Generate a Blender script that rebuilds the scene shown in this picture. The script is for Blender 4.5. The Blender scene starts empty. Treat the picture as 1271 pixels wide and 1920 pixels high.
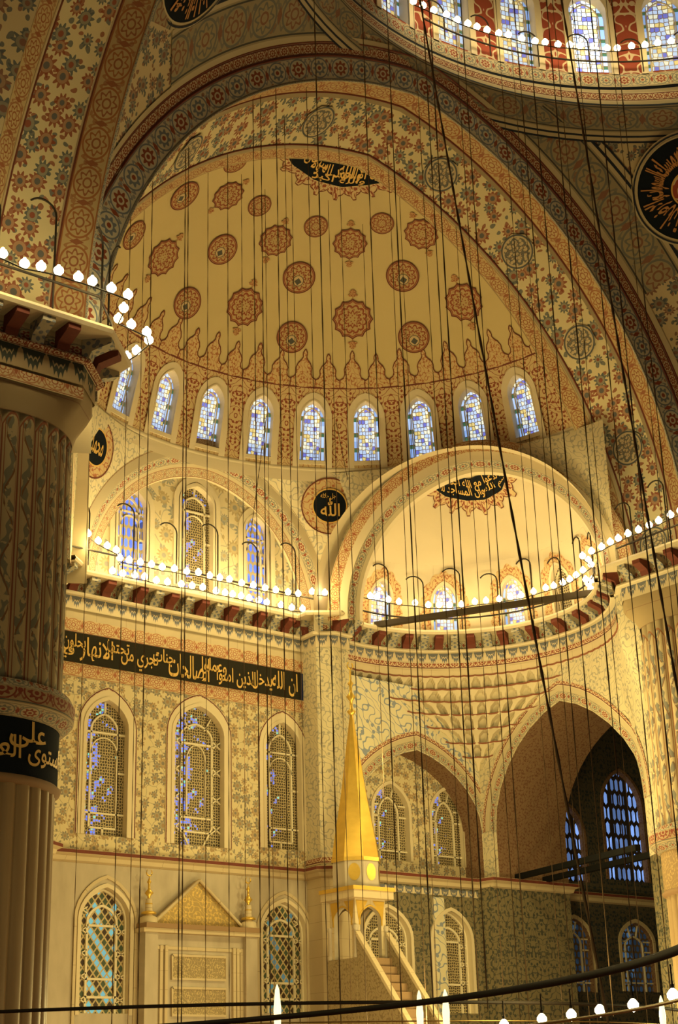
import bpy, math, random, unicodedata
import numpy as np
from mathutils import Matrix, Vector
random.seed(7)
sc = bpy.context.scene
COL = sc.collection
PI = math.pi
R = math.radians
# ------------------------------------------------------------------ camera
CAM = np.array([-27.499, -16.954, 1.7]); FP = 2905.551
_y, _p, _r = R(39.852), R(20.801), R(-1.668)
_F = np.array([math.sin(_y)*math.cos(_p), math.cos(_y)*math.cos(_p), math.sin(_p)])
_X = np.array([math.cos(_y), -math.sin(_y), 0]); _U = np.cross(_X, _F)
X2 = _X*math.cos(_r)+_U*math.sin(_r); U2 = -_X*math.sin(_r)+_U*math.cos(_r)
cd = bpy.data.cameras.new('camera'); cam = bpy.data.objects.new('camera', cd); COL.objects.link(cam)
m = Matrix.Identity(4)
for i in range(3):
    m[i][0] = X2[i]; m[i][1] = U2[i]; m[i][2] = -_F[i]; m[i][3] = CAM[i]
cam.matrix_world = m
cd.sensor_fit = 'VERTICAL'; cd.sensor_height = 24; cd.lens = 24*FP/1920; cd.clip_end = 300
sc.camera = cam
# a pixel of the photograph turned into a point on a known plane of the building
def ray(u, v): return _dir(u, v)
def _dir(u, v): return _F + X2*(u-635.5)/FP - U2*(v-960)/FP
def PY(u, v, y): d = _dir(u, v); return CAM + d*((y-CAM[1])/d[1])
def PX(u, v, x): d = _dir(u, v); return CAM + d*((x-CAM[0])/d[0])
def PZ(u, v, z): d = _dir(u, v); return CAM + d*((z-CAM[2])/d[2])
def PV(u, v, c, az):
    N = np.array([math.sin(R(az)), math.cos(R(az)), 0]); d = _dir(u, v)
    return CAM + d*(((np.array(c)-CAM)@N)/(d@N))
def PS(u, v, c, rad, far=True):
    d = _dir(u, v); o = CAM-np.array(c); A = d@d; B = 2*o@d; C = o@o-rad*rad; D = B*B-4*A*C
    return CAM + d*((-B+math.sqrt(max(D, 0)))/(2*A))

# ------------------------------------------------------------------ objects helpers
def tag(o, label=None, cat=None, group=None, kind=None):
    if label: o['label'] = label
    if cat: o['category'] = cat
    if group: o['group'] = group
    if kind: o['kind'] = kind
    return o
def empty(name, loc=(0, 0, 0), label=None, cat=None, group=None, kind=None):
    o = bpy.data.objects.new(name, None); COL.objects.link(o); o.location = [float(a) for a in loc]; o.empty_display_size = .2
    return tag(o, label, cat, group, kind)
def put(o, parent):
    if parent is not None:
        o.parent = parent; L = parent.location.copy() if parent.parent is None else Vector((0, 0, 0))   # parts keep world coordinates
        o.matrix_parent_inverse = Matrix.Translation(-L)
    return o
class MB:
    def __init__(s): s.v = []; s.f = []; s.uv = []; s.mi = []; s.sm = []; s.mats = []
    def mi_(s, m):
        if m not in s.mats: s.mats.append(m)
        return s.mats.index(m)
    def face(s, pts, m, uv=None, smooth=False):
        b = len(s.v); s.v += [tuple(float(c) for c in q) for q in pts]; s.f.append(tuple(range(b, b+len(pts))))
        if uv is None:
            P = np.array(pts, float); e = P[1]-P[0]; L = np.linalg.norm(e) or 1; e = e/L
            n = np.cross(P[1]-P[0], P[2]-P[0]); n = n/(np.linalg.norm(n) or 1); w = np.cross(n, e)
            uv = [((q-P[0])@e, (q-P[0])@w) for q in P]
        s.uv += [tuple(map(float, a)) for a in uv]; s.mi.append(s.mi_(m)); s.sm.append(smooth)
    def grid(s, P, m, uv=None, smooth=True, u0=0., v0=0., flip=False):
        P = np.asarray(P, float); n, k, _ = P.shape
        if uv is None:
            mid = P[:, k//2]; du = np.concatenate([[0], np.cumsum(np.linalg.norm(np.diff(mid, axis=0), axis=1))])
            mid = P[n//2]; dv = np.concatenate([[0], np.cumsum(np.linalg.norm(np.diff(mid, axis=0), axis=1))])
            uv = np.stack(np.meshgrid(du+u0, dv+v0, indexing='ij'), -1)
        b = len(s.v); s.v += [tuple(q) for q in P.reshape(-1, 3).tolist()]; k_ = s.mi_(m)
        for i in range(n-1):
            for j in range(k-1):
                q = [(i, j), (i+1, j), (i+1, j+1), (i, j+1)]
                if flip: q.reverse()
                s.f.append(tuple(b+a*k+c for a, c in q)); s.uv += [(float(uv[a][c][0]), float(uv[a][c][1])) for a, c in q]
                s.mi.append(k_); s.sm.append(smooth)
    def box(s, lo, hi, m, T=None):
        x0, y0, z0 = lo; x1, y1, z1 = hi
        c = np.array([(x, y, z) for x in (x0, x1) for y in (y0, y1) for z in (z0, z1)], float)
        if T is not None: c = np.array([T(q) for q in c])
        for q in ((0, 1, 3, 2), (4, 6, 7, 5), (0, 4, 5, 1), (2, 3, 7, 6), (0, 2, 6, 4), (1, 5, 7, 3)): s.face([c[i] for i in q], m)
    def tube(s, path, r, m, n=6, cap=True, closed=False):
        P = np.array(path, float); N = len(P); rr = r if hasattr(r, '__len__') else [r]*N; rings = []
        for i in range(N):
            a = P[(i+1) % N if closed else min(i+1, N-1)]-P[(i-1) % N if closed else max(i-1, 0)]; a = a/(np.linalg.norm(a) or 1)
            h = np.array([0, 0, 1.]) if abs(a[2]) < .9 else np.array([1., 0, 0])
            x = np.cross(a, h); x /= np.linalg.norm(x); y = np.cross(a, x)
            rings.append([P[i]+rr[i]*(x*math.cos(2*PI*k/n)+y*math.sin(2*PI*k/n)) for k in range(n)])
        if closed: rings.append(rings[0])
        b = len(s.v); k_ = s.mi_(m)
        for g in rings: s.v += [tuple(q.tolist()) for q in g]
        for i in range(len(rings)-1):
            for k in range(n):
                j = (k+1) % n; s.f.append((b+i*n+k, b+i*n+j, b+(i+1)*n+j, b+(i+1)*n+k)); s.uv += [(k/n, i), ((k+1)/n, i), ((k+1)/n, i+1), (k/n, i+1)]; s.mi.append(k_); s.sm.append(True)
        if cap and not closed:
            s.f.append(tuple(b+k for k in range(n))); s.uv += [(0, 0)]*n; s.mi.append(k_); s.sm.append(False)
            b2 = b+(len(rings)-1)*n; s.f.append(tuple(b2+k for k in reversed(range(n)))); s.uv += [(0, 0)]*n; s.mi.append(k_); s.sm.append(False)
    def lathe(s, c, prof, m, n=16, lobes=0, amp=0, a0=0, a1=2*PI):
        P = []
        for i in range(n+1):
            a = a0+(a1-a0)*i/n
            P.append([(c[0]+(r*(1+amp*math.cos(lobes*a)))*math.sin(a), c[1]+(r*(1+amp*math.cos(lobes*a)))*math.cos(a), z) for r, z in prof])
        s.grid(P, m)
    def build(s, name, parent=None, **kw):
        me = bpy.data.meshes.new(name)
        me.from_pydata(s.v, [], s.f)
        l = me.uv_layers.new(name='UVMap'); l.data.foreach_set('uv', np.array(s.uv, 'f').ravel())
        me.polygons.foreach_set('material_index', np.array(s.mi, 'i')); me.polygons.foreach_set('use_smooth', np.array(s.sm, bool))
        for m in s.mats: me.materials.append(m)
        me.update()
        o = bpy.data.objects.new(name, me); COL.objects.link(o); put(o, parent)
        return tag(o, **kw)

# ------------------------------------------------------------------ shader mini language
NT = None
class S:
    def __init__(s, k): s.k = k
    def __add__(a, b): return M('ADD', a, b)
    __radd__ = __add__
    def __sub__(a, b): return M('SUBTRACT', a, b)
    def __rsub__(a, b): return M('SUBTRACT', b, a)
    def __mul__(a, b): return M('MULTIPLY', a, b)
    __rmul__ = __mul__
    def __truediv__(a, b): return M('DIVIDE', a, b)
    def __lt__(a, b): return M('LESS_THAN', a, b)
    def __gt__(a, b): return M('GREATER_THAN', a, b)
    def __neg__(a): return M('MULTIPLY', a, -1)
def lk(sock, a):
    if isinstance(a, S): NT.links.new(a.k, sock)
    else: sock.default_value = a
def M(op, *a):
    n = NT.nodes.new('ShaderNodeMath'); n.operation = op
    for i, x in enumerate(a): lk(n.inputs[i], x)
    return S(n.outputs[0])
fract = lambda a: M('FRACT', a)
absf = lambda a: M('ABSOLUTE', a)
mx = lambda a, b: M('MAXIMUM', a, b)
mn = lambda a, b: M('MINIMUM', a, b)
sin = lambda a: M('SINE', a)
cos = lambda a: M('COSINE', a)
floor = lambda a: M('FLOOR', a)
hyp = lambda a, b: M('SQRT', a*a+b*b)
at2 = lambda a, b: M('ARCTAN2', a, b)
def vec(x, y, z=0.):
    n = NT.nodes.new('ShaderNodeCombineXYZ'); lk(n.inputs[0], x); lk(n.inputs[1], y); lk(n.inputs[2], z); return S(n.outputs[0])
def sepx(v):
    n = NT.nodes.new('ShaderNodeSeparateXYZ'); NT.links.new(v.k, n.inputs[0]); return [S(o) for o in n.outputs]
def vor(x, y, rand=1., feat='F1'):
    n = NT.nodes.new('ShaderNodeTexVoronoi'); n.voronoi_dimensions = '2D'; n.feature = feat
    lk(n.inputs['Vector'], vec(x, y)); n.inputs['Scale'].default_value = 1; n.inputs['Randomness'].default_value = rand
    if feat == 'DISTANCE_TO_EDGE': return S(n.outputs['Distance'])
    c = sepx(S(n.outputs['Color'])); p = sepx(S(n.outputs['Position']))
    return S(n.outputs['Distance']), c, p
def noise(x, y, scale=1., det=2., z=0.):
    n = NT.nodes.new('ShaderNodeTexNoise'); n.noise_dimensions = '3D'; lk(n.inputs['Vector'], vec(x, y, z)); n.inputs['Scale'].default_value = scale; n.inputs['Detail'].default_value = det
    return S(n.outputs[0])
def mix(f, a, b):
    n = NT.nodes.new('ShaderNodeMix'); n.data_type = 'RGBA'; lk(n.inputs[0], f)
    for i, c in ((6, a), (7, b)):
        if isinstance(c, S): NT.links.new(c.k, n.inputs[i])
        else: n.inputs[i].default_value = (*c, 1)
    return S(n.outputs[2])
MATS = {}
def mat(name, fn, rough=.75, metal=0., spec=.3, trans=0.):
    global NT
    if name in MATS: return MATS[name]
    m = bpy.data.materials.new(name); m.use_nodes = True; NT = m.node_tree; NT.nodes.clear()
    out = NT.nodes.new('ShaderNodeOutputMaterial'); b = NT.nodes.new('ShaderNodeBsdfPrincipled'); NT.links.new(b.outputs[0], out.inputs[0])
    tc = NT.nodes.new('ShaderNodeUVMap'); tc.uv_map = 'UVMap'; u, v, _ = sepx(S(tc.outputs[0]))
    r = fn(u, v); e = None; es = None
    if isinstance(r, dict): e = r.get('e'); es = r.get('s'); rough = r.get('rough', rough); r = r['c']
    if isinstance(r, S): NT.links.new(r.k, b.inputs['Base Color'])
    else: b.inputs['Base Color'].default_value = (*r, 1)
    lk(b.inputs['Roughness'], rough); b.inputs['Metallic'].default_value = metal; b.inputs['Specular IOR Level'].default_value = spec
    b.inputs['Transmission Weight'].default_value = trans
    if e is not None:
        if isinstance(e, S): NT.links.new(e.k, b.inputs['Emission Color'])
        else: b.inputs['Emission Color'].default_value = (*e, 1)
        lk(b.inputs['Emission Strength'], es)
        if not isinstance(es, S) and es > 3: m.cycles.emission_sampling = 'FRONT'
        else: m.cycles.emission_sampling = 'NONE'
    MATS[name] = m; return m
CREAM = (.68, .58, .40); CREAM2 = (.60, .49, .31); OCHRE = (.44, .33, .16); REDP = (.26, .065, .035); BLUEP = (.10, .13, .19); NAVY = (.012, .018, .035); GREY = (.26, .25, .21); GOLD = (.78, .52, .12); GREENP = (.10, .15, .10)
def wear(c, u, v, k=.5, amt=.25):
    n = noise(u*k, v*k, 1., 4.); f = mn(mx((n-.35)*2.2, 0.), 1.)*amt
    return mix(f, c, tuple(.55*a for a in CREAM2))
def flowers(u, v, base, k=1.6, r=.36, n=8., c1=REDP, c2=BLUEP, split=.5, leaves=True, vines=True, lk_=2.7):
    c = base
    uu = u+(noise(u, v, 1.3*k, 1.)-.5)*.25/k*2; vv = v+(noise(u, v, 1.3*k, 1., 5.)-.5)*.25/k*2
    if vines:
        d = vor(uu*k*.9, vv*k*.9, .9, 'DISTANCE_TO_EDGE'); c = mix((d < .022)*.6, c, c2)
    if leaves:
        d, col, p = vor(uu*k*lk_, vv*k*lk_*.8, 1.); c = mix((d < .27)*(col[0] > .35)*.85, c, mix(col[1] > .45, c2, c1))
    d, col, p = vor(u*k, v*k, .75)
    a = at2(v*k-p[1], u*k-p[0])+col[2]*6.; rr = r*(.65+.5*col[1])
    pet = d < rr*(.84+.2*cos(a*n)); cc = mix(col[0] > split, c1, c2)
    c = mix(pet*.92, c, cc)
    c = mix((d < rr*.58)*(.6), c, mix(.5, cc, base)); c = mix((d < rr*.3)*.9, c, mix(col[0] > split, c2, c1))
    return c
def cartouche(u, v, w, P, base, c1, c2, edge=BLUEP, fill=None, lw=.09, line=False):
    x = fract(u/P)-.5; y = v/w-.5; alt = (fract(u/P/2.) > .5)
    e = hyp(x/.36, y/.36); c = base
    wav = absf(y-.30*sin(u/P*2*PI*2.)) ; c = mix((wav < .05)*.8, c, c2)
    wav = absf(y+.30*sin(u/P*2*PI*2.)) ; c = mix((wav < .05)*.8, c, c2)
    d2, col, p = vor(u*7./w*.5, v*7./w*.5, .9); c = mix((d2 < .24)*(absf(y) < .40)*.7, c, mix(col[0] > .5, c1, c2))
    c = mix(e < 1.15, c, c2); c = mix(e < 1.0, c, base if fill is None else fill)
    a = at2(y, x); pe = .70+.14*cos(a*8.); c = mix(absf(e-pe) < .09, c, mix(alt, c1, c2)) if line else mix(e < pe, c, mix(alt, c1, c2)); c = mix(absf(e-.32) < .07, c, c1) if line else mix(e < .22, mix(e < .4, c, base), c1)
    s_ = absf(fract(u/P+.5)-.5)+absf(y)*.4; c = mix(s_ < .085, c, c1)
    c = mix(absf(y) > .5-lw*.9, c, edge); c = mix(absf(y) > .5-lw*.45, c, base)
    return c
def arab(u, v, base, ink, k=1., mir=None, dens=.5):
    if mir: u = absf(fract(u/mir)-.5)*mir
    n1 = noise(u, v, 1.2*k, 0., 3.)*3.
    s = sin(u*6.*k+n1*2.)*sin(v*6.*k+n1)+.45*sin((u+v)*9.*k+n1*2.)
    line = absf(s) < .17
    d, col, p = vor(u*k*2.6, v*k*2.6, .8); blob = (d < .27)*(col[0] > 1-dens)
    c = mix(line, base, ink); return mix(blob, c, ink)
# painted surfaces
m_plain = mat('plaster_cream', lambda u, v: wear(CREAM, u, v, .35, .3))
m_domeplain = mat('dome_plaster', lambda u, v: wear(mix(noise(u, v, 1.5, 5.)*.25, (.62, .50, .25), (.50, .39, .18)), u, v, .2, .22))
m_stone = mat('pale_stone', lambda u, v: wear(mix((fract(u/1.1) < .012)+(fract(v/.55) < .02), CREAM2, (.36, .27, .16)), u, v, .6, .35), .6)
m_marble = mat('grey_marble', lambda u, v: mix(noise(u*1., v*.35, 2.5, 6.), (.34, .28, .20), (.58, .50, .38)), .45)
m_band_red = mat('band_red_arabesque', lambda u, v: cartouche(u, v, .5, .62, (.60, .47, .27), (.36, .12, .06), (.42, .18, .08), edge=(.30, .10, .05), line=True))
m_band_ochre = mat('band_ochre', lambda u, v: cartouche(u, v, .95, .95, OCHRE, (.26, .10, .05), (.30, .12, .05), edge=(.30, .12, .05), line=True))
m_band_ochre_in = mat('band_ochre_inner', lambda u, v: cartouche(u, v, .62, .75, (.52, .39, .19), (.30, .11, .05), (.34, .15, .07), edge=(.25, .18, .10), line=True))
m_band_blue = mat('band_blue_cartouche', lambda u, v: cartouche(u, v, .85, .9, (.60, .56, .42), REDP, (.17, .20, .24), edge=(.2, .2, .2)))
m_band_grey = mat('band_grey_cartouche', lambda u, v: cartouche(u, v, 1.25, 1.25, (.32, .27, .17), (.24, .12, .08), (.17, .17, .15), edge=(.06, .06, .06), fill=(.34, .28, .17), line=True))
m_band_thin = mat('band_thin_red', lambda u, v: cartouche(u, v, .38, .5, CREAM2, REDP, REDP, edge=(.12, .03, .03), lw=.2))
m_band_soft = mat('band_soft', lambda u, v: cartouche(u, v, .38, .5, (.60, .49, .30), (.40, .20, .11), (.36, .26, .17), edge=(.36, .2, .12), lw=.16, line=True))
m_band_tile = mat('band_small_grey', lambda u, v: cartouche(u, v, .34, .6, (.50, .42, .27), REDP, (.20, .20, .17), edge=(.24, .2, .14)))
m_soffit = mat('soffit_floral', lambda u, v: flowers(u, v, (.66, .57, .34), 1.9, .50, 10., REDP, (.09, .11, .12), .5, True, False, 2.3))
m_floral = mat('wall_floral', lambda u, v: flowers(u, v, (.64, .54, .33), 2.5, .44, 8., (.34, .22, .11), (.20, .18, .15), .35))
m_floral_big = mat('tympanum_floral', lambda u, v: flowers(u, v, (.66, .56, .36), 1.35, .38, 12., (.42, .32, .17), (.28, .28, .25), .3))
m_pend = mat('pendentive_floral', lambda u, v: flowers(u, v, (.56, .46, .28), 2.0, .46, 10., (.20, .09, .07), (.08, .10, .12), .35, True, False, 2.4))
m_pend_small = mat('small_pendentive_arabesque', lambda u, v: arab(u, v, (.60, .52, .34), (.36, .33, .26), 2.1, None, .35))
m_bluear = mat('blue_arabesque', lambda u, v: arab(u, v, (.66, .60, .42), (.24, .28, .36), 1.5, None, .3))
m_red_panel = mat('red_arabesque', lambda u, v: arab(u, v, (.60, .45, .24), REDP, 2.3, 1.983, .6))
m_red_panel2 = mat('deep_red_arabesque', lambda u, v: arab(u, v, (.30, .06, .035), (.62, .50, .34), 1.05, 2.45, .25))
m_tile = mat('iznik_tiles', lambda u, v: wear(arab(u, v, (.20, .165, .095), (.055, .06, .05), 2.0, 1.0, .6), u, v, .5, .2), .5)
m_tile_shaded = mat('aisle_tiles_shaded', lambda u, v: arab(u, v, (.10, .085, .06), (.03, .04, .05), 2.2, 1., .5), .5)  # tile colours darkened to stand for the unlit aisle
m_brown = mat('soffit_brown', lambda u, v: arab(u, v, (.22, .135, .075), (.15, .07, .04), 3.0, None, .5))
m_gold = mat('gilded', lambda u, v: mix(noise(u, v, 4., 5.), (.80, .54, .10), (.52, .33, .06)), .32, .6, .5)
m_goldpaint = mat('gold_letters', lambda u, v: (.72, .46, .13), .5, .15)
m_black = mat('black_ground', lambda u, v: mix(noise(u, v, 30., 2.), (.004, .007, .014), (.012, .016, .022)), .9, 0, .1)
m_navy = mat('navy_band', lambda u, v: mix(noise(u, v, 30., 2.), (.015, .014, .010), (.035, .03, .018)), .9, 0, .1)
m_iron = mat('dark_iron', lambda u, v: (.022, .015, .010), .7, .0)
m_cable = mat('dark_cable', lambda u, v: (.10, .06, .03), .8)
m_white = mat('gypsum_white', lambda u, v: (.74, .66, .48), .6)
m_cream2 = mat('frame_cream', lambda u, v: CREAM, .6)
m_redsolid = mat('painted_red', lambda u, v: mix(noise(u, v, 6., 3.), (.20, .05, .03), (.11, .03, .02)))
m_bluesolid = mat('painted_blue', lambda u, v: mix(vor(u*6., v*6.)[0] < .3, (.42, .38, .28), (.16, .18, .22)))
m_carpet = mat('carpet_red', lambda u, v: arab(u, v, (.22, .04, .02), (.3, .15, .06), 1.), .95)
m_wood = mat('painted_beam', lambda u, v: (.05, .035, .02), .6)
def lotus(u, v, w=.42, P=.42, base=(.62, .52, .34), ink=(.15, .16, .19)):
    x = absf(fract(u/P)-.5)*2.; y = v/w      # y grows downward
    h = .92-.75*x*x-.28*absf(sin(x*3*PI)); c = mix((y < h)*(x < .93), base, ink)
    return mix((absf(y-h*.5) < .05)*(x < .5), c, base)
m_lotus = mat('lotus_row', lambda u, v: lotus(u, v))
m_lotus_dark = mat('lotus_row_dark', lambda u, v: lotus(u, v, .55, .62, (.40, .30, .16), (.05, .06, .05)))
# --- windows' glass
def stained(u, v, hw, hgt, lit=1., blue=1.):
    ed = absf(u) > hw*.70
    bord = mix(fract(v*1.9) > .78, mix(vor(u*2., v*1.9, 0.)[1][0] > .5, (.25, .42, .80), (.45, .62, .95)), (.04, .12, .06))
    k = 8.5 if hw < .5 else 6.5; d, col, p = vor(u*k, v*k*.9, .35); de = vor(u*k, v*k*.9, .35, 'DISTANCE_TO_EDGE')
    cc = mix(col[0] > .30, (.14, .16, .62), (.50, .66, .95)); cc = mix(col[1] > .62, cc, (.85, .88, .70)); cc = mix(col[2] > .88, cc, (.75, .60, .22))
    cc = mix(ed, cc, bord); lead = (de < .08)*(absf(u) < hw*.70)+(absf(absf(u)-hw*.70) < .012)+(fract(v*1.9) < .07)*ed
    lead = mn(lead, 1.)
    glow = (.45+.9*noise(u, v, .9, 2.))*lit
    return {'c': mix(lead, mix(.6, cc, (.1, .1, .1)), (.55, .45, .28)), 'e': cc, 's': glow*(1.-lead), 'rough': .4}
m_g_semi = mat('stained_glass_semi_dome', lambda u, v: stained(u, v, .42, 2., 1.15))
m_g_dome = mat('stained_glass_main_dome', lambda u, v: stained(u, v, .6, 3.3, .95))
m_g_dome_bright = mat('stained_glass_bright', lambda u, v: stained(u, v, .6, 3.3, 2.2))
def gyps(u, v, bl=.0, k=11., litcol=(.10, .22, .95), lv=1.1):
    d, col, p = vor(u*k, v*k, .45); de = vor(u*k, v*k, .45, 'DISTANCE_TO_EDGE')
    net = de < .13; base = mix(net, (.07, .055, .035), (.50, .40, .22))
    n = noise(u, v, 2.6, 2., 2.)*1.2-.1+bl-u*.22; on = (n > .56)*(1.-net)*(col[0] > .45)
    return {'c': base, 'e': mix(col[1] > .8, litcol, (.2, .7, .55)), 's': on*lv, 'rough': .6}
m_g_net = mat('gypsum_net_glass', lambda u, v: gyps(u, v, -.12))
m_g_net_blue = mat('gypsum_net_glass_blue', lambda u, v: gyps(u, v, -.01))
m_g_net_dark = mat('gypsum_net_glass_dark', lambda u, v: gyps(u, v, -.30))
def hexp(u, v, kx=4.6, ky=2.6, col=(.13, .22, .85), lv=.9, lit=.55, net=(.45, .38, .25), bar_=0):
    row = floor(v*ky); x = absf(fract(u*kx+fract(row*.5)+.5)-.5); y = absf(fract(v*ky)-.5)
    ins = (x < .34)*(y+x*.5 < .44); g = ins*(.25+.75*((noise(u, v, 1.6, 1., 7.)-u*.2) > .5-(lit-.5)))
    c = vor(u*kx, v*ky, 1.)[1]
    if bar_: ins = ins*(absf(absf(u)-bar_) > .10); g = g*ins*(.45+.55*(absf(u) > bar_))
    return {'c': mix(ins, net, (.03, .04, .08)), 'e': mix(c[0] > .6, col, tuple(min(1, a*1.5) for a in col)), 's': g*lv, 'rough': .5}
m_g_hex = mat('hex_pane_blue', lambda u, v: hexp(u, v, 5.2, 2.6, lit=.66, lv=1.2))
m_g_aisle = mat('aisle_pane_blue', lambda u, v: hexp(u, v, 3.4, 1.7, (.17, .30, .66), 1.0, .86, (.05, .04, .04), .47))
m_g_aisle_low = mat('aisle_low_pane', lambda u, v: hexp(u, v, 4.0, 4.0, (.05, .12, .22), .5, .36, (.14, .10, .06)))
def diam(u, v, k=4.2, lit=.5, lv=.8):
    a = (u+v*.8)*k; b = (u-v*.8)*k; x = absf(fract(a)-.5); y = absf(fract(b)-.5); ins = mx(x, y) < .38
    n = noise(floor(a)*.9, floor(b)*.25, 1., 0., 4.); g = ins*(n > 1.-lit)*(absf(u) < .52)
    return {'c': mix(ins, (.50, .40, .22), mix(fract(floor(a)*.5) > .2, (.05, .03, .02), (.06, .09, .06))), 'e': (.20, .62, .62), 's': g*lv, 'rough': .5}
m_g_diam = mat('diamond_lattice_lit', lambda u, v: diam(u, v, 4.2, .49, .70))
m_g_diam2 = mat('diamond_lattice_dim', lambda u, v: diam(u, v, 4.2, .44, .22))
m_bulb = mat('bulb_glow', lambda u, v: {'c': (1, .9, .7), 'e': (1., .78, .42), 's': 16.})
m_bulb_big = mat('globe_glow', lambda u, v: {'c': (1, .9, .7), 'e': (1., .80, .45), 's': 11.})
m_glass = mat('clear_glass_cup', lambda u, v: (.9, .85, .6), .15, 0, .8, .6)

# ------------------------------------------------------------------ calligraphy
def shape_ar(s):
    """join Arabic letters with their presentation forms, in visual (left to right) order"""
    nonjoin = set('اأإآدذرزوؤةىء'); out = []
    isar = lambda ch: 'ARABIC LETTER' in unicodedata.name(ch, '')
    i = 0; n = len(s); joined_prev = False
    while i < n:
        ch = s[i]
        if not isar(ch): out.append(ch); joined_prev = False; i += 1; continue
        nm = unicodedata.name(ch); nxt = i+1 < n and isar(s[i+1]) and s[i+1] != 'ء'
        if ch == 'ل' and nxt and s[i+1] in 'اأآإ':
            nm2 = unicodedata.name(s[i+1]).replace('ARABIC LETTER ', '')
            out.append(unicodedata.lookup('ARABIC LIGATURE LAM WITH '+nm2+(' FINAL FORM' if joined_prev else ' ISOLATED FORM'))); joined_prev = False; i += 2; continue
        can = (ch not in nonjoin) or (ch == 'ى' and False)
        form = ('MEDIAL' if joined_prev and nxt else 'INITIAL' if nxt else 'FINAL' if joined_prev else 'ISOLATED') if can else ('FINAL' if joined_prev else 'ISOLATED')
        try: out.append(unicodedata.lookup(nm+' '+form+' FORM'))
        except KeyError: out.append(ch)
        joined_prev = can and nxt; i += 1
    return ''.join(reversed(out))
def text_mesh(s, raw=False, bold=.012):
    c = bpy.data.curves.new('txt', 'FONT'); c.body = s if raw else shape_ar(s); c.resolution_u = 3; c.offset = bold
    o = bpy.data.objects.new('txt', c); COL.objects.link(o); dg = bpy.context.evaluated_depsgraph_get()
    me = bpy.data.meshes.new_from_object(o.evaluated_get(dg))
    V = np.array([v.co[:] for v in me.vertices]); Fc = [tuple(p.vertices) for p in me.polygons]
    bpy.data.objects.remove(o); bpy.data.curves.remove(c); bpy.data.meshes.remove(me)
    lo = V.min(0); hi = V.max(0); V = (V-lo)/np.maximum(hi-lo, 1e-6)
    return V[:, :2], Fc, (hi-lo)[0]/(hi-lo)[1]
def lettering(name, lines, fmap, m, parent, label=None):
    """lines: (string, a0, a1, b0, b1) boxes in the surface's own (a, b); fmap lifts (a, b) on to the surface"""
    V = []; Fs = []
    for L in lines:
        s, a0, a1, b0, b1 = L[:5]; raw = len(L) > 5
        v, f, _ = text_mesh(s, raw, .03 if name == 'roundel_inscription' else .012); b = len(V)
        V += [tuple(float(c) for c in fmap(a0+(a1-a0)*x, b0+(b1-b0)*y)) for x, y in v]; Fs += [tuple(b+i for i in q) for q in f]
    me = bpy.data.meshes.new(name); me.from_pydata(V, [], Fs); me.materials.append(m); me.uv_layers.new(name='UVMap'); me.update()
    o = bpy.data.objects.new(name, me); COL.objects.link(o); put(o, parent)
    if label: o['label'] = label
    return o

# ------------------------------------------------------------------ walls with arched openings
def archz(t, spring, apex, k=.22):
    t = min(1, abs(t)); return spring+(apex-spring)*((1-t*t)**.5*(1-k)+(1-t)*k)
def wall(mb, f, s0, s1, z0, z1, ops, m, ds=1.5, dz=2., rev=.25, mrev=None, uo=0., vo=0.):
    """ops: (centre, half width, sill, spring, apex)"""
    def patch(a, b, lo, hi, sm=True):
        n = max(1, int(math.ceil((b-a)/ds))); P = []; UV = []
        for i in range(n+1):
            s = a+(b-a)*i/n; l = lo(s) if callable(lo) else lo; h = hi(s) if callable(hi) else hi; k = max(1, int(math.ceil((z1-z0)/dz)))
            P.append([f(s, l+(h-l)*j/k, 0) for j in range(k+1)]); UV.append([(s-uo, l+(h-l)*j/k-vo) for j in range(k+1)])
        mb.grid(P, m, uv=UV, smooth=sm)
    x = s0
    for (c, hw, sill, spr, apx) in sorted(ops):
        if c-hw > x: patch(x, c-hw, z0, z1)
        if sill > z0: patch(c-hw, c+hw, z0, sill)
        n = 14; S_ = [c-hw*math.cos(PI*i/n) for i in range(n+1)]
        top = lambda s: archz((s-c)/hw, spr, apx)
        for i in range(n):
            if apx < z1 or True:
                a, b = S_[i], S_[i+1]; k = max(1, int(math.ceil((z1-apx)/dz)))
                P = [[f(s, top(s)+(z1-top(s))*j/k, 0) for j in range(k+1)] for s in (a, b)]
                mb.grid(P, m, uv=[[(s-uo, top(s)+(z1-top(s))*j/k-vo) for j in range(k+1)] for s in (a, b)])
        if rev:
            mr = mrev or m
            out = [(c-hw, sill), (c-hw, spr)]+[(s, top(s)) for s in S_[1:-1]]+[(c+hw, spr), (c+hw, sill), (c-hw, sill)]
            mb.grid([[f(s, z, 0), f(s, z, rev)] for s, z in out], mr, smooth=False)
        x = c+hw
    if s1 > x: patch(x, s1, z0, z1)
WN = [0]
def bar(mb, f, pts, w, m, d0, d1):
    """flat bar of width w following pts (local s,z), from depth d0 (front) to d1"""
    P = np.array(pts, float); n = len(P); L = []; Rr = []
    for i in range(n):
        t = P[min(i+1, n-1)]-P[max(i-1, 0)]; t = t/(np.linalg.norm(t) or 1); q = np.array([-t[1], t[0]])*w/2; L.append(P[i]+q); Rr.append(P[i]-q)
    g = [[f(l[0], l[1], d1), f(l[0], l[1], d0), f(r[0], r[1], d0), f(r[0], r[1], d1)] for l, r in zip(L, Rr)]
    mb.grid(g, m, smooth=False)
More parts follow.
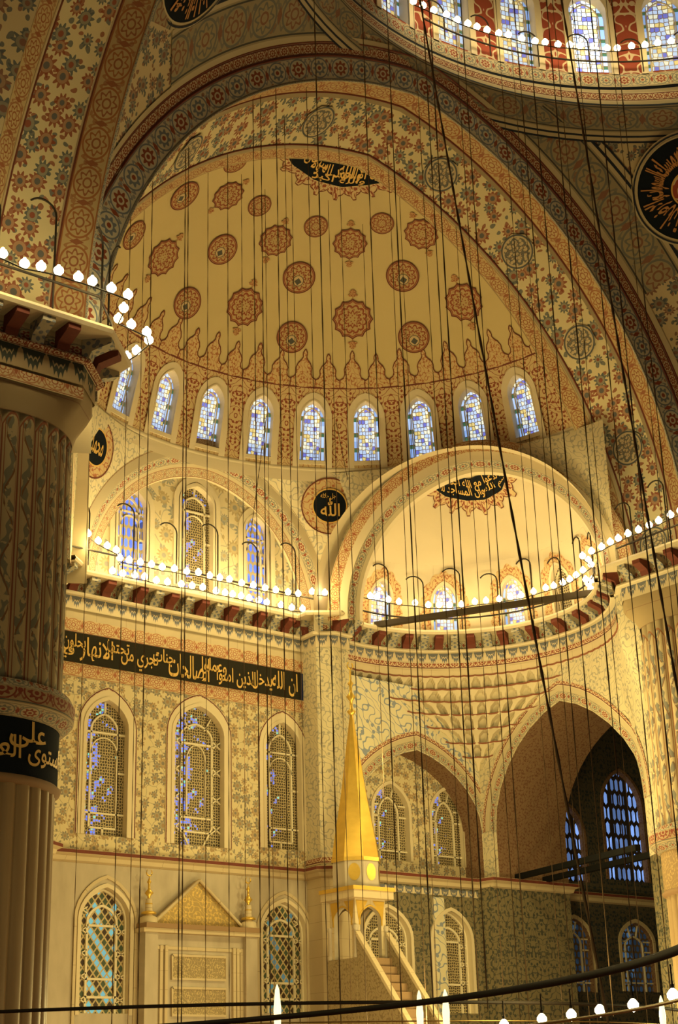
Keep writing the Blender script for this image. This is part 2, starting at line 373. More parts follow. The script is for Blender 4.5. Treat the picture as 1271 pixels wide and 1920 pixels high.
def window(f, op, gm, style, label, group, depth=.2, fw=.12, fm=None, kind='structure'):
    c, hw, sill, spr, apx = op; WN[0] += 1
    e = empty('window_%d' % WN[0], f(c, sill, 0), label, 'window', group, kind)
    n = 14
    S_ = [c-hw*math.cos(PI*i/n) for i in range(n+1)]
    mb = MB(); k = 6
    P = []; UV = []
    for s in S_:
        t = archz((s-c)/hw, spr, apx); P.append([f(s, sill+(t-sill)*j/k, depth) for j in range(k+1)]); UV.append([(s-c, sill+(t-sill)*j/k-sill) for j in range(k+1)])
    mb.grid(P, gm, uv=UV, smooth=False); mb.build('glass_pane', e)
    def outline(o, lo=0.): return [(c-hw+o, sill+lo), (c-hw+o, spr)]+[(c+(s-c)*(hw-o)/hw, archz((s-c)/hw, spr, apx-o*1.2)) for s in S_[1:-1]]+[(c+hw-o, spr), (c+hw-o, sill+lo)]
    if fw:
        mb = MB(); bar(mb, f, outline(-fw/2), fw, fm or m_cream2, -.05, 0.02); mb.build('frame', e)
    mb = MB(); W = .055; d0, d1 = depth-.06, depth
    H = apx-sill
    if style == 'tall':     # border frame, inner arch, cross bars
        i_ = hw*.36; bar(mb, f, [(c-hw+i_, sill+H*.06), (c-hw+i_, spr-.1)]+[(c+(s-c)*(hw-i_)/hw, archz((s-c)/hw, spr-.1, apx-i_*1.5)) for s in S_[1:-1]]+[(c+hw-i_, spr-.1), (c+hw-i_, sill+H*.06)], W, m_white, d0, d1)
        for q in (.06, .165, .76): bar(mb, f, [(c-hw+(0 if q > .1 else i_), sill+H*q), (c+hw-(0 if q > .1 else i_), sill+H*q)], W, m_white, d0, d1)
        for q in (.47,):
            for sg in (-1, 1): bar(mb, f, [(c+sg*hw, sill+H*q), (c+sg*(hw-i_), sill+H*q)], W, m_white, d0, d1)
        bar(mb, f, [(c, sill), (c, sill+H*.06)], W, m_white, d0, d1); bar(mb, f, [(c, apx-i_*1.5), (c, apx-.02)], W, m_white, d0, d1)
        j = hw-i_; bar(mb, f, [(c+j*math.cos(a), sill+H*.60+j*1.1*abs(math.sin(a))) for a in np.linspace(0, PI, 11)], W*.6, m_white, d0, d1)
    elif style == 'centre':
        i_ = hw*.36; z_ = sill+H*.10
        bar(mb, f, [(c-hw+i_*2, sill), (c-hw+i_, z_+.15), (c-hw+i_, spr-.1)]+[(c+(s-c)*(hw-i_)/hw, archz((s-c)/hw, spr-.1, apx-i_*1.6)) for s in S_[1:-1]]+[(c+hw-i_, spr-.1), (c+hw-i_, z_+.15), (c+hw-i_*2, sill)], W, m_white, d0, d1)
        for q in (.10, .20, .73): bar(mb, f, [(c-hw+i_, sill+H*q), (c+hw-i_, sill+H*q)], W, m_white, d0, d1)
        for q in (.13, .34, .54, .74):
            for sg in (-1, 1):
                bar(mb, f, [(c+sg*hw, sill+H*q-.12), (c+sg*(hw-i_), sill+H*q+.12)], W*.7, m_white, d0, d1); bar(mb, f, [(c+sg*hw, sill+H*q+.12), (c+sg*(hw-i_), sill+H*q-.12)], W*.7, m_white, d0, d1)
        for a in (-.5, .5): bar(mb, f, [(c+a*hw*.6, apx-i_*2.2), (c+a*hw*1.2, apx-i_*.9)], W*.7, m_white, d0, d1)
        j = (hw-i_)*.6; bar(mb, f, [(c-j, sill+H*.22), (c-j, sill+H*.60)]+[(c-j*math.cos(a), sill+H*.60+j*1.5*math.sin(a)) for a in np.linspace(0, PI, 9)]+[(c+j, sill+H*.22)], W*.5, m_white, d0, d1)
    elif style == 'bay':
        i_ = hw*.45; bar(mb, f, [(c-hw+i_, sill), (c-hw+i_, spr-.15)]+[(c+(s-c)*(hw-i_)/hw, archz((s-c)/hw, spr-.15, apx-i_*1.2)) for s in S_[1:-1]]+[(c+hw-i_, spr-.15), (c+hw-i_, sill)], W, m_white, d0, d1)
        bar(mb, f, [(c-hw, sill+H*.13), (c+hw, sill+H*.13)], W, m_white, d0, d1)
        for q in (.58, .73):
            for sg in (-1, 1): bar(mb, f, [(c+sg*hw, sill+H*q), (c+sg*(hw-i_), sill+H*q)], W, m_white, d0, d1)
        for sg in (-1, 1): bar(mb, f, [(c+sg*hw*.18, apx-i_*1.2), (c+sg*hw*.34, apx-.06)], W*.7, m_white, d0, d1)
    elif style == 'low':
        i_ = hw*.40; zt = sill+H*.70
        bar(mb, f, [(c-hw+i_, sill), (c-hw+i_, zt)]+[(c+(s-c)*(hw-i_)/hw, archz((s-c)/hw, spr-.05, apx-i_*1.5)) for s in S_[1:-1]]+[(c+hw-i_, zt), (c+hw-i_, sill)], W*1.3, m_white, d0, d1)
        for q in (.14, .28, .70): bar(mb, f, [(c-hw+i_, sill+H*q), (c+hw-i_, sill+H*q)], W*1.2, m_white, d0, d1)
        for q in (.12, .3, .48, .66, .82):
            for sg in (-1, 1):
                bar(mb, f, [(c+sg*hw, sill+H*q-.1), (c+sg*(hw-i_), sill+H*q+.1)], W*.6, m_white, d0, d1); bar(mb, f, [(c+sg*hw, sill+H*q+.1), (c+sg*(hw-i_), sill+H*q-.1)], W*.6, m_white, d0, d1)
        bar(mb, f, outline(.04), W*1.2, m_white, d0-.02, d1)
    elif style == 'dome':
        bar(mb, f, outline(hw*.26), .03, m_cream2, d0, d1)
    if mb.v: mb.build('lattice', e)
    return e

# ================================================================== THE BUILDING
YM = 24.2                     # plane of the mihrab wall
fM = lambda s, z, d=0.: (s, YM+d, z)
pym = lambda u, v: PY(u, v, YM)
XL, XR = -5.05, 5.0
# floor
mb = MB(); mb.box((-30, -20, -.2), (27, 28, 0), m_carpet); mb.build('floor', kind='structure', label='red carpeted floor of the prayer hall', cat='floor')
# ---- mihrab wall above the ledge
def opn(ul, ur, vs, ua, va, Y=YM, spr=.72):
    a = PY(ul, vs, Y); b = PY(ur, vs, Y); t = PY(ua, va, Y); return ((a[0]+b[0])/2, (b[0]-a[0])/2, (a[2]+b[2])/2, (a[2]+b[2])/2+(t[2]-(a[2]+b[2])/2)*spr, t[2])
o_up = [opn(156, 236, 1567, 199, 1313, spr=.80), opn(325, 419, 1586, 372, 1325, spr=.80), opn(500, 566, 1593, 528, 1355, spr=.80)]
o_lo = [opn(146, 240, 1900, 191, 1664, spr=.74), opn(493, 577, 1900, 531, 1692, spr=.74)]
wf = empty('wall_front', (0, YM, 0), 'tall cream wall around the prayer niche painted with grey flowers, two tiers of arched windows', 'wall', None, 'structure')
mb = MB()
z_ins0, z_ins1 = pym(372, 1281)[2], pym(372, 1228)[2]
z_rb0, z_rb1 = pym(372, 1306)[2], pym(372, 1203)[2]
wall(mb, fM, XL, XR, 8.9, z_rb0, o_up, m_floral, rev=.3, mrev=m_cream2, uo=0)
wall(mb, fM, XL, XR, z_rb1, 16.8, [], m_stone)
mb.grid([[fM(s, z, -.01) for z in (z_rb0, z_ins0)] for s in (XL, XR)], m_band_red); mb.grid([[fM(s, z, -.01) for z in (z_ins1, z_rb1)] for s in (XL, XR)], m_band_red)
mb.build('upper_wall', wf)
mb = MB(); mb.box((XL+.05, YM-.06, z_ins0), (XR-.15, YM-.0, z_ins1), m_navy); ib = mb.build('inscription_band', wf)
zi = lambda q: z_ins0+(z_ins1-z_ins0)*q
lettering('gold_inscription', [
    ('ان الله', 3.6, 4.7, zi(.06), zi(.92)), ('يدخل', 2.75, 3.6, zi(.12), zi(.80)), ('الذين امنوا', 1.3, 2.9, zi(.05), zi(.72)), ('وعملوا', .7, 1.7, zi(.34), zi(.95)),
    ('الصالحات', -.6, 1.0, zi(.06), zi(.90)), ('جنات', -1.2, -.4, zi(.38), zi(.95)), ('تجري من', -2.4, -1.0, zi(.05), zi(.75)), ('تحتها', -2.9, -2.1, zi(.40), zi(.95)),
    ('الانهار', -3.9, -2.7, zi(.06), zi(.90)), ('يحلون', -4.5, -3.7, zi(.36), zi(.95)), ('فيها', -4.95, -4.1, zi(.08), zi(.62))], lambda a, b: (a, YM-.075, b), m_goldpaint, ib, 'gold calligraphy letters')
# painted flower panels between the windows: raised borders
mb = MB()
for (c, hw, sl, sp, ap) in o_up:
    S2 = [c+(hw+.28)*math.cos(PI*(1-i/14)) for i in range(15)]
    pts = [(c-hw-.28, sl)]+[(s, archz((s-c)/(hw+.28), sp, ap+.38)) for s in S2]+[(c+hw+.28, sl)]
    bar(mb, fM, pts, .09, m_band_thin, -.02, 0)
    pts = [(c-hw-.16, sl)]+[(c+(s-c)*(hw+.16)/(hw+.28), archz((s-c)/(hw+.28), sp, ap+.24)) for s in S2]+[(c+hw+.16, sl)]
    bar(mb, fM, pts, .22, m_cream2, -.025, 0)
mb.build('window_surround', wf)
for op, g, st, lb in zip(o_up, (m_g_net_blue, m_g_net_blue, m_g_net), ('tall', 'centre', 'tall'), ('tall arched gypsum window with blue glints, left of the three under the long black inscription', 'widest arched gypsum window directly above the pointed pediment of the prayer niche', 'tall arched gypsum window, right of the three under the long black inscription, nearest the minaret-like pulpit spire')):
    window(fM, op, g, st, lb, 'upper windows of the niche wall', .22)
# ---- mihrab wall below the ledge
mb = MB(); wall(mb, fM, XL, XR, 0, 8.6, [(c, hw, max(sl, 1.2), sp, ap) for c, hw, sl, sp, ap in o_lo], m_marble, rev=.35, mrev=m_cream2)
for (c, hw, sl, sp, ap) in o_lo:
    S2 = [c+(hw+.2)*math.cos(PI*(1-i/14)) for i in range(15)]
    bar(mb, fM, [(c-hw-.2, 1.2)]+[(s, archz((s-c)/(hw+.2), sp, ap+.32)) for s in S2]+[(c+hw+.2, 1.2)], .10, m_stone, -.05, 0)
mb.build('lower_wall', wf)
for op, g, lb in zip(o_lo, (m_g_diam, m_g_diam2), ('low arched lattice window with turquoise lit diamonds, left of the prayer niche', 'low arched diamond lattice window right of the prayer niche, behind the pulpit')):
    c, hw, sl, sp, ap = op; window(fM, (c, hw, sl-.05, sp, ap), g, 'low', lb, 'lower windows beside the niche', .25)
# ---- generic swept profile
def offs(path, d):
    P = np.array(path, float); n = len(P); o = []
    for i in range(n):
        t0 = P[i]-P[i-1] if i else None; t1 = P[i+1]-P[i] if i < n-1 else None
        ns = [np.array([t[1], -t[0]])/np.linalg.norm(t) for t in (t0, t1) if t is not None]
        a = sum(ns); a /= np.linalg.norm(a); k = 1/max(.5, a@ns[0]); o.append(P[i]+a*d*k)
    return o
def sweep(mb, path, prof, m, smooth=False):
    """prof: (offset towards the hall, height)"""
    cols = [offs(path, o) for o, z in prof]
    mb.grid([[(cols[j][i][0], cols[j][i][1], prof[j][1]) for j in range(len(prof))] for i in range(len(path))], m, smooth=smooth)
BR = {}
def bracket_mesh(proj, h, mm, w=.30):
    k = (proj, h, mm.name)
    if k not in BR:
        mb = MB(); a = [(0, 0), (-.16, 0), (-.22, h*.35), (-proj*.75, h*.62), (-proj+.06, h*.72), (-proj+.06, h), (0, h)]
        for x in (-w/2, w/2): mb.face([(x, y, z) for y, z in (a if x > 0 else a[::-1])], mm)
        for i in range(len(a)-1):
            (y0, z0), (y1, z1) = a[i], a[i+1]; mb.face([(-w/2, y0, z0), (w/2, y0, z0), (w/2, y1, z1), (-w/2, y1, z1)], mm)
        o = mb.build('bracket'); BR[k] = o.data; bpy.data.objects.remove(o)
    return BR[k]
def cornice(path, zl, label, h=.72, proj=.62, dark=False, step=.60, slab=.16, kind='structure', lw=.42):
    e = empty('cornice', (*path[0], zl), label, 'cornice', None, kind)
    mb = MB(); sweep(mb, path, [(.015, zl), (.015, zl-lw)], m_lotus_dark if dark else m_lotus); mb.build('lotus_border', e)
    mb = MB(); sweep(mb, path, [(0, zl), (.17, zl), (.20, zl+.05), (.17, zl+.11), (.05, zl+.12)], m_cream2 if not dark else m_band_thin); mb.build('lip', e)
    mb = MB(); sweep(mb, path, [(.05, zl+.1), (.08, zl+h-slab), ], m_band_tile); sweep(mb, path, [(.08, zl+h-slab), (proj, zl+h-slab), (proj+.04, zl+h-slab*.5), (proj, zl+h), (-.1, zl+h)], m_plain); mb.build('slab', e)
    P = np.array(path, float); k = 0; acc = step*.5
    for i in range(len(P)-1):
        t = P[i+1]-P[i]; L = np.linalg.norm(t); t /= L; x = acc
        while x < L:
            q = P[i]+t*x; o = bpy.data.objects.new('bracket', bracket_mesh(proj, h-slab-.1, m_redsolid if k % 2 else m_bluesolid)); COL.objects.link(o); put(o, e)
            o.location = (q[0], q[1], zl+.1); o.rotation_euler = (0, 0, math.atan2(t[1], t[0])); k += 1; x += step
        acc = x-L
    return e
ZL = 16.8
EC = np.array([7.2, 18.5]); ER = 5.15; EZ = 17.6
arcp = lambda sg, a, r=ER: (sg*(EC[0]+r*math.sin(a)), EC[1]+r*math.cos(a))
pil_R = [(5.0, 24.2), (4.93, 23.35), (5.45, 23.0), (6.15, 23.08), (6.3, 23.3)]
pil_L = [(-6.3, 23.3), (-6.15, 23.08), (-5.5, 23.0), (-5.08, 23.35), (XL, 24.2)]
cornice([(-5.5, 23.0), (-5.08, 23.35), (XL, 24.15), (XR, 24.15), (4.93, 23.35), (5.45, 22.98), (6.15, 23.02)], ZL, 'bracketed cornice with blue lotus fringe running along the niche wall under two rows of bulbs')
exarc = [arcp(1, R(a)) for a in np.linspace(-11, 143, 40)]
cornice([(6.15, 23.02)]+exarc, ZL, 'curved bracketed cornice sweeping round the corner half-dome on the right', step=.62)
# corner pilasters
for sg, path, lb in ((1, pil_R, 'painted corner pilaster between the niche wall and the right bay'), (-1, pil_L, 'painted corner pilaster between the niche wall and the big left pier')):
    mb = MB(); sweep(mb, path, [(0, 0), (0, 8.7)], m_stone); sweep(mb, path, [(0, 8.7), (0, 16.9)], m_pend_small); sweep(mb, offs(path, .03), [(0, 9.0), (0, 9.2)], m_band_thin)
    mb.build('pilaster', kind='structure', label=lb, cat='pilaster')
# ledge running round the walls
ledge = [(-5.6, 23.0), (-5.08, 23.35), (XL, 24.2), (XR, 24.2), (4.93, 23.35), (5.45, 22.98), (6.15, 23.05), (6.4, 23.3), (12.0, 23.3), (12.1, 22.62), (16.0, 22.62), (16.02, 24.0), (25, 24.0)]
mb = MB(); sweep(mb, ledge, [(0, 8.55), (.12, 8.6), (.16, 8.72), (.30, 8.78), (.30, 8.9), (0, 8.95)], m_stone); sweep(mb, ledge, [(.305, 8.79), (.305, 8.89)], m_redsolid)
mb.build('ledge', kind='structure', label='moulded stone ledge with red edge running between the two tiers of windows', cat='ledge')

# ---- right bay under the half-dome
YB = 23.3; XA = 12.4
fB = lambda s, z, d=0.: (s, YB+d, z)
fB2 = lambda s, z, d=0.: (s, YB+.95+d, z)
def xarch(y, z):
    b = min(1, max(0, (z-12.4)/2.8))**1.4; xb = XA-max(0, (15.9-y))*.62
    yq = max(y, 14.3); q = ER**2-(yq-EC[1])**2; xa = EC[0]+math.sqrt(max(q, 0)); return xb*(1-b)+min(xa, XA)*b if y < EC[1] else XA
fA = lambda s, z, d=0.: (xarch(s, z)+d, s, z)
wr = empty('wall_bay', (XA, 23.3, 0), 'right corner bay wall with painted blue arabesque spandrel over a blind arch', 'wall', None, 'structure')
a_l = (9.4, 2.98, 8.95, 10.7, 13.28)
mb = MB(); wall(mb, fB, 6.2, XA, 8.9, 15.6, [a_l], m_bluear, rev=.95, mrev=m_brown, ds=.8)
n = 24
for o0, o1, mm in ((.02, .45, m_band_tile), (.45, .62, m_band_thin)):
    c, hw, sl, sp, ap = a_l; A = []
    for i in range(n+1):
        t = -math.cos(PI*i/n); A.append([fB(c+t*(hw+o), archz(t, sp, ap+o*1.1), -.02) for o in (o0, o1)])
    A = [[(q[0], q[1], 8.95) for q in A[0]]]+A+[[(q[0], q[1], 8.95) for q in A[-1]]]
    mb.grid(A, mm)
mb.build('spandrel_wall', wr)
mb = MB()
o_bay = [opn(703, 769, 1613, 734, 1471, YB+.95, .66), opn(813, 872, 1624, 835, 1482, YB+.95, .66)]
wall(mb, fB2, 6.2, XA, 8.9, 13.6, o_bay, m_floral, rev=.25, mrev=m_cream2); mb.build('blind_arch_wall', wr)
for op, lb in zip(o_bay, ('arched gypsum window, left of the pair under the blind arch, beside the golden spire', 'arched gypsum window, right of the pair under the blind arch')):
    window(fB2, op, m_g_net, 'bay', lb, 'pair of windows in the blind arch', .2)
mb = MB()
o_tl = [opn(688, 775, 1900, 738, 1703, YB, .72), opn(818, 890, 1900, 851, 1709, YB, .72)]
wall(mb, fB, 6.2, XA+.1, 0, 8.6, [(c, hw, max(sl, 1.), sp, ap) for c, hw, sl, sp, ap in o_tl], m_tile, rev=.3, mrev=m_cream2); mb.build('tiled_wall', wr)
for op, lb in zip(o_tl, ('low arched lattice window with dark panes in the tiled wall, just right of the pulpit canopy', 'low arched lattice window with dark panes in the tiled wall, right of the pair')):
    c, hw, sl, sp, ap = op; window(fB, (c, hw, sl, sp, ap), m_g_net_dark, 'low', lb, 'low windows in the tiled wall', .25)
# vertical painted tile strip between the low windows
mb = MB(); bar(mb, fB, [(10.05, 3.0), (10.05, 8.2)], .55, m_bluear, -.02, 0); bar(mb, fB, [(6.4, 8.38), (12.2, 8.38)], .22, m_lotus, -.02, 0); mb.build('tile_strip', wr)
# right wall with the big open arch
o_arch = (19.08, 3.5, 8.95, 10.6, 14.6)
mb = MB()
wall(mb, fA, 13.6, 22.62, 0, 8.75, [(19.08, 3.5, 0, 8.75, 8.75)], m_tile, rev=0)
wall(mb, fA, 13.45, YB, 8.75, 16.9, [(19.08, 3.5, 8.75, 10.6, 14.6)], m_pend_small, rev=0, ds=.5, dz=.5)
c, hw, sl, sp, ap = o_arch
for o0, o1, mm in ((.02, .5, m_band_tile), (.5, .66, m_band_thin)):
    A = []
    for i in range(n+1):
        t = -math.cos(PI*i/n); A.append([fA(c+t*(hw+o), archz(t, sp, ap+o*1.1), -.03) for o in (o0, o1)])
    mb.grid(A, mm)
mb.build('open_arch_wall', wr)
mb = MB()
out = [(c-hw, 0.), (c-hw, sp)]+[(c-hw*math.cos(PI*i/n), archz(-math.cos(PI*i/n), sp, ap)) for i in range(1, n)]+[(c+hw, sp), (c+hw, 8.8)]
mb.grid([[(XA, s, z), (XA+1.8, s, z), (XA+3.6, s, z)] for s, z in out], m_brown, smooth=False)
mb.grid([[(x, 22.60, z) for z in (0, 4., 8.7)] for x in (XA, XA+3.6)], m_tile); mb.grid([[(XA+3.6, y, z) for z in (0, 8.7, 15.)] for y in (22.58, 24.2)], m_tile_shaded)
mb.grid([[(x, 22.62, z) for z in (0, 8.7)] for x in (11.95, XA)], m_tile)
mb.box((11.98, 22.6, 0), (XA+.02, 23.35, 8.7), m_tile); mb.build('arch_soffit', wr)
# aisle beyond the arch
YA_ = 24.0
fD = lambda s, z, d=0.: (s, YA_+d, z)
o_d = [opn(1044, 1100, 1652, 1067, 1512, YA_, .62), opn(1142, 1215, 1652, 1167, 1449, YA_, .68)]
o_dl = [opn(1056, 1115, 1860, 1083, 1723, YA_, .72), opn(1172, 1232, 1860, 1197, 1731, YA_, .72)]
wa = empty('wall_aisle', (20, YA_, 0), 'dark unlit tiled wall of the side aisle seen through the big arch', 'wall', None, 'structure')
mb = MB(); wall(mb, fD, 16, 27, 8.9, 16, o_d, m_tile_shaded, rev=.3, mrev=m_brown); wall(mb, fD, 16, 27, 0, 8.9, [(c, hw, max(sl, 1), sp, ap) for c, hw, sl, sp, ap in o_dl], m_tile_shaded, rev=.3, mrev=m_brown)
mb.grid([[(27, y, z) for z in (0, 16)] for y in (0, 24)], m_tile_shaded); mb.grid([[(x, y, 16) for x in (12.6, 27)] for y in (0, 24)], m_tile_shaded)
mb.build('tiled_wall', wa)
for op, lb in zip(o_d, ('shorter arched window of pale blue panes in the dark aisle, left one', 'taller arched window of pale blue panes in the dark aisle, beside the right pier')):
    window(fD, op, m_g_aisle, 'none', lb, 'aisle windows', .2, .14, m_brown)
for op, lb in zip(o_dl, ('low arched lattice window in the dark aisle, left one above the black chandelier ring', 'low arched lattice window in the dark aisle, rightmost, above the black chandelier ring')):
    window(fD, op, m_g_aisle_low, 'bay', lb, 'low aisle windows', .2, .14, m_stone)

# ---- muqarnas of the corner and the tiers round the bay
def niche(tt, h, dep):
    """recess of one little niche: tt across the cell, h up the tier"""
    x = abs(2*tt-1); top = .30+.52*math.sqrt(max(0, 1-(x/.66)**2)) if x < .66 else -1
    return dep*(1-.35*x) if h < top else 0.
def tier_arc(rad, z0, z1, rad2, cells, m, odd=0):
    mb = MB(); c1 = (XA-rad, YB-rad); c2 = (XA-rad2, YB-rad2); H = 10; W = 12; dep = .34 if rad > .5 else .12
    rows = []
    for i in range(cells*W+1):
        t = i/(cells*W); a = PI/2*(1-t); tt = ((i+odd*W//2) % W)/W; col = []
        for j in range(H+1):
            h = j/H; w = h**1.5; r_ = rad*(1-w)+rad2*w+niche(tt, h, dep); cx = c1[0]*(1-w)+c2[0]*w; cy = c1[1]*(1-w)+c2[1]*w
            zb = -.10*(1-h)*(abs(2*tt-1) < .66)*0+.06*math.sin(tt*2*PI)*0
            col.append((cx+r_*math.cos(a), cy+r_*math.sin(a), z0+(z1-z0)*h+zb-.09*(1-h)*abs(2*tt-1)))
        rows.append(col)
    mb.grid(rows, m, smooth=False)
    n_ = cells*6
    mb.grid([[(c2[0]+rad2*math.cos(PI/2*(1-i/n_)), c2[1]+rad2*math.sin(PI/2*(1-i/n_)), z1-.03-.03*abs(math.sin(i/6*PI))), (c2[0]+(rad2-.03)*math.cos(PI/2*(1-i/n_)), c2[1]+(rad2-.03)*math.sin(PI/2*(1-i/n_)), z1+.02-.03*abs(math.sin(i/6*PI)))] for i in range(n_+1)], m_redline); return mb
m_redline = mat('muqarnas_edge_line', lambda u, v: (.24, .09, .05))
mq = empty('muqarnas', (XA, YB, 12.9), 'stalactite vaulting of stacked niches fanning out of the corner between the blind arch and the open arch', 'muqarnas', None, 'structure')
tz = [(12.9, .25), (13.3, .8), (13.75, 1.6), (14.2, 2.5), (14.65, 3.4), (15.05, 4.2)]
for i in range(5): tier_arc(tz[i][1], tz[i][0], tz[i+1][0], tz[i+1][1], (2, 4, 6, 9, 12)[i], m_plain, i % 2).build('muqarnas_tier', mq)
# three shallow tiers following the whole curve
def ring_tier(z0, z1, r0, r1, m, step=.42, odd=0):
    mb = MB(); a0, a1 = R(-18), R(143); L = (a1-a0)*ER; cells = int(L/step); W = 10; H = 7; rows = []
    for i in range(cells*W+1):
        a = a0+(a1-a0)*i/(cells*W); tt = ((i+odd*W//2) % W)/W; col = []
        for j in range(H+1):
            h = j/H; r_ = r0+(r1-r0)*h**1.3+niche(tt, h, .20); x, y = arcp(1, a, r_); col.append((x, y, z0+(z1-z0)*h))
        rows.append(col)
    mb.grid(rows, m, smooth=False)
    n_ = cells*6
    mb.grid([[(*arcp(1, a0+(a1-a0)*i/n_, r1+.01), z1-.03-.025*abs(math.sin(i/6*PI))), (*arcp(1, a0+(a1-a0)*i/n_, r1-.03), z1+.02-.025*abs(math.sin(i/6*PI)))] for i in range(n_+1)], m_redline)
    return mb
ring_tier(15.02, 15.5, 5.40, 5.22, m_plain, .52).build('muqarnas_tier', mq)
ring_tier(15.5, 15.95, 5.30, 5.12, m_plain, .40, 1).build('muqarnas_tier', mq)
mb = MB(); A = [R(a) for a in np.linspace(-18, 143, 50)]
mb.grid([[(*arcp(1, a, 5.11), z) for z in (15.95, 16.4)] for a in A], m_stone); mb.grid([[(*arcp(1, a, 5.09), z) for z in (16.2, 16.42)] for a in A], m_band_thin); mb.build('upper_band', mq)
# ---- left exedra below (mostly behind the left pier)
mb = MB(); A = [R(a) for a in np.linspace(-18, 143, 30)]
mb.grid([[(*arcp(-1, a), z) for z in (0, 8, 16.9)] for a in A], m_floral); mb.build('wall_left', kind='structure', label='curved painted wall behind the big left pier', cat='wall')

# ================================================================== tympanum, small half-dome, pendentives
def fitc(P):
    P = np.array(P); best = None
    for xc in np.arange(-.6, 1.2, .1):
        for e in np.arange(0, 1.6, .1):
            # |x-xc|+e , z : circle centre (0,zc)
            X = abs(P[:, 0]-xc)+e; A = np.stack([2*P[:, 1], np.ones(len(P))], 1); b = X*X+P[:, 1]**2
            s_, *_ = np.linalg.lstsq(A, b, rcond=None); zc = s_[0]; r2 = s_[1]+zc*zc
            if r2 <= 0: continue
            err = (np.sqrt(X*X+(P[:, 1]-zc)**2)-math.sqrt(r2)).std()
            if best is None or err < best[0]: best = (err, xc, e, zc, math.sqrt(r2))
    return best[1:]
TY = [(165, 960), (200, 905), (265, 855), (345, 838), (420, 852), (500, 905), (560, 975), (597, 1050)]
YT = 23.9
ty = fitc([(PY(u, v, YT)[0], PY(u, v, YT)[2]) for u, v in TY])
VC = (7.5, 18.65, 0); TV = np.array([math.cos(R(60)), -math.sin(R(60)), 0]); NV = np.array([math.sin(R(60)), math.cos(R(60)), 0])
EX = [(650, 1050), (700, 960), (770, 895), (850, 856), (925, 848), (1000, 860), (1060, 895), (1110, 945), (1150, 1010)]
exf = fitc([((PV(u, v, VC, 60)-np.array(VC))@TV, PV(u, v, VC, 60)[2]) for u, v in EX])
def acurve(c, o=0., n=40, z0=17.2):
    """points (s,z) of a pointed arch from left foot to right foot, pulled inwards by o"""
    xc, e, zc, rr = c; rr = rr-o; ph1 = math.acos(min(1, e/rr)); ph0 = math.asin(max(-1, min(1, (z0-zc)/rr)))
    h = [(rr*math.cos(a)-e, zc+rr*math.sin(a)) for a in np.linspace(ph0, ph1, n)]
    return [(xc-x, z) for x, z in h]+[(xc+x, z) for x, z in h[::-1][1:]]
fT = lambda s, z, d=0.: (s, YT+d, z)
fV = lambda s, z, d=0., sg=1: tuple((np.array([VC[0], VC[1], z])+TV*s+NV*d)*np.array([sg, 1, 1]))
def bands(mb, c, f, specs, z0=17.2):
    for (o0, d0, o1, d1, m) in specs:
        A = acurve(c, o0, z0=z0); B = acurve(c, o1, z0=z0)
        mb.grid([[f(a[0], a[1], d0), f(b[0], b[1], d1)] for a, b in zip(A, B)], m)
tm = empty('tympanum', (0, YT, 17.5), 'flat painted tympanum under a round arch with three windows above the bulb-lit cornice', 'wall', None, 'structure')
mb = MB(); bands(mb, ty, fT, [(-.34, -.03, 0, -.03, m_band_soft), (0, 0, .3, 0, m_cream2), (.3, 0, .62, .28, m_band_tile), (.62, .28, .95, .42, m_band_soft), (.95, .42, .98, .55, m_cream2)])
mb.build('arch_bands', tm)
fTy = lambda s, z, d=0.: (s, YT+.5+d, z)
YT2 = YT+.5
o_t = [opn(218, 272, 1088, 243, 915, YT2, .80), opn(338, 398, 1105, 365, 912, YT2, .84), opn(460, 502, 1132, 480, 970, YT2, .82)]
a_ = acurve(ty, .9)
mb = MB(); wall(mb, fTy, a_[0][0]-.1, a_[-1][0]+.1, 17.0, max(z for s, z in a_)+.2, o_t, m_floral_big, rev=.3, mrev=m_cream2); mb.build('tympanum_wall', tm)
mb = MB()
for (c, hw, sl, sp, ap) in o_t:
    S2 = [c+(hw+.2)*math.cos(PI*(1-i/14)) for i in range(15)]; bar(mb, fTy, [(c-hw-.2, sl)]+[(s, archz((s-c)/(hw+.2), sp, ap+.3)) for s in S2]+[(c+hw+.2, sl)], .22, m_cream2, -.05, 0)
mb.build('window_surround', tm)
for op, g, st, lb in zip(o_t, (m_g_hex, m_g_net_blue, m_g_hex), ('tall', 'tall', 'tall'), ('arched window with blue hexagonal panes, left of three in the tympanum behind the bulbs', 'tallest arched window with blue specks, middle of three in the tympanum', 'arched window with blue hexagonal panes, right of three in the tympanum')):
    window(fTy, op, g, st, lb, 'tympanum windows', .2)
m_crest = mat('crenel_arabesque', lambda u, v: arab(u, v, (.60, .44, .22), (.40, .16, .07), 3.0, None, .5))
# small half-dome (exedra), right one with windows, left one mirrored
def fE(s, z, d=0., sg=1):
    a = s/ER; q = z-EZ; rr = math.sqrt(max(ER**2-q*q, .0004)) if q > 0 else ER; rr += d
    return (sg*(EC[0]+rr*math.sin(a)), EC[1]+rr*math.cos(a), z)
wins = []
for ub, vb, ua, va in ((712, 1168, 716, 1076), (835, 1177, 830, 1081), (966, 1158, 952, 1072), (1057, 1120, 1045, 1050)):
    q = PS(ub, vb, (EC[0], EC[1], EZ), ER); t = PS(ua, va, (EC[0], EC[1], EZ), ER)
    a = math.atan2(q[0]-EC[0], q[1]-EC[1]); wins.append((a, q[2], t[2]))
WZ0 = 17.55; WZ1 = 19.75
aw = [w[0] for w in wins]+[wins[-1][0]+(wins[-1][0]-wins[-2][0])]
ow = [(a*ER, .43, WZ0+.12, 18.75, 19.35) for a in aw]
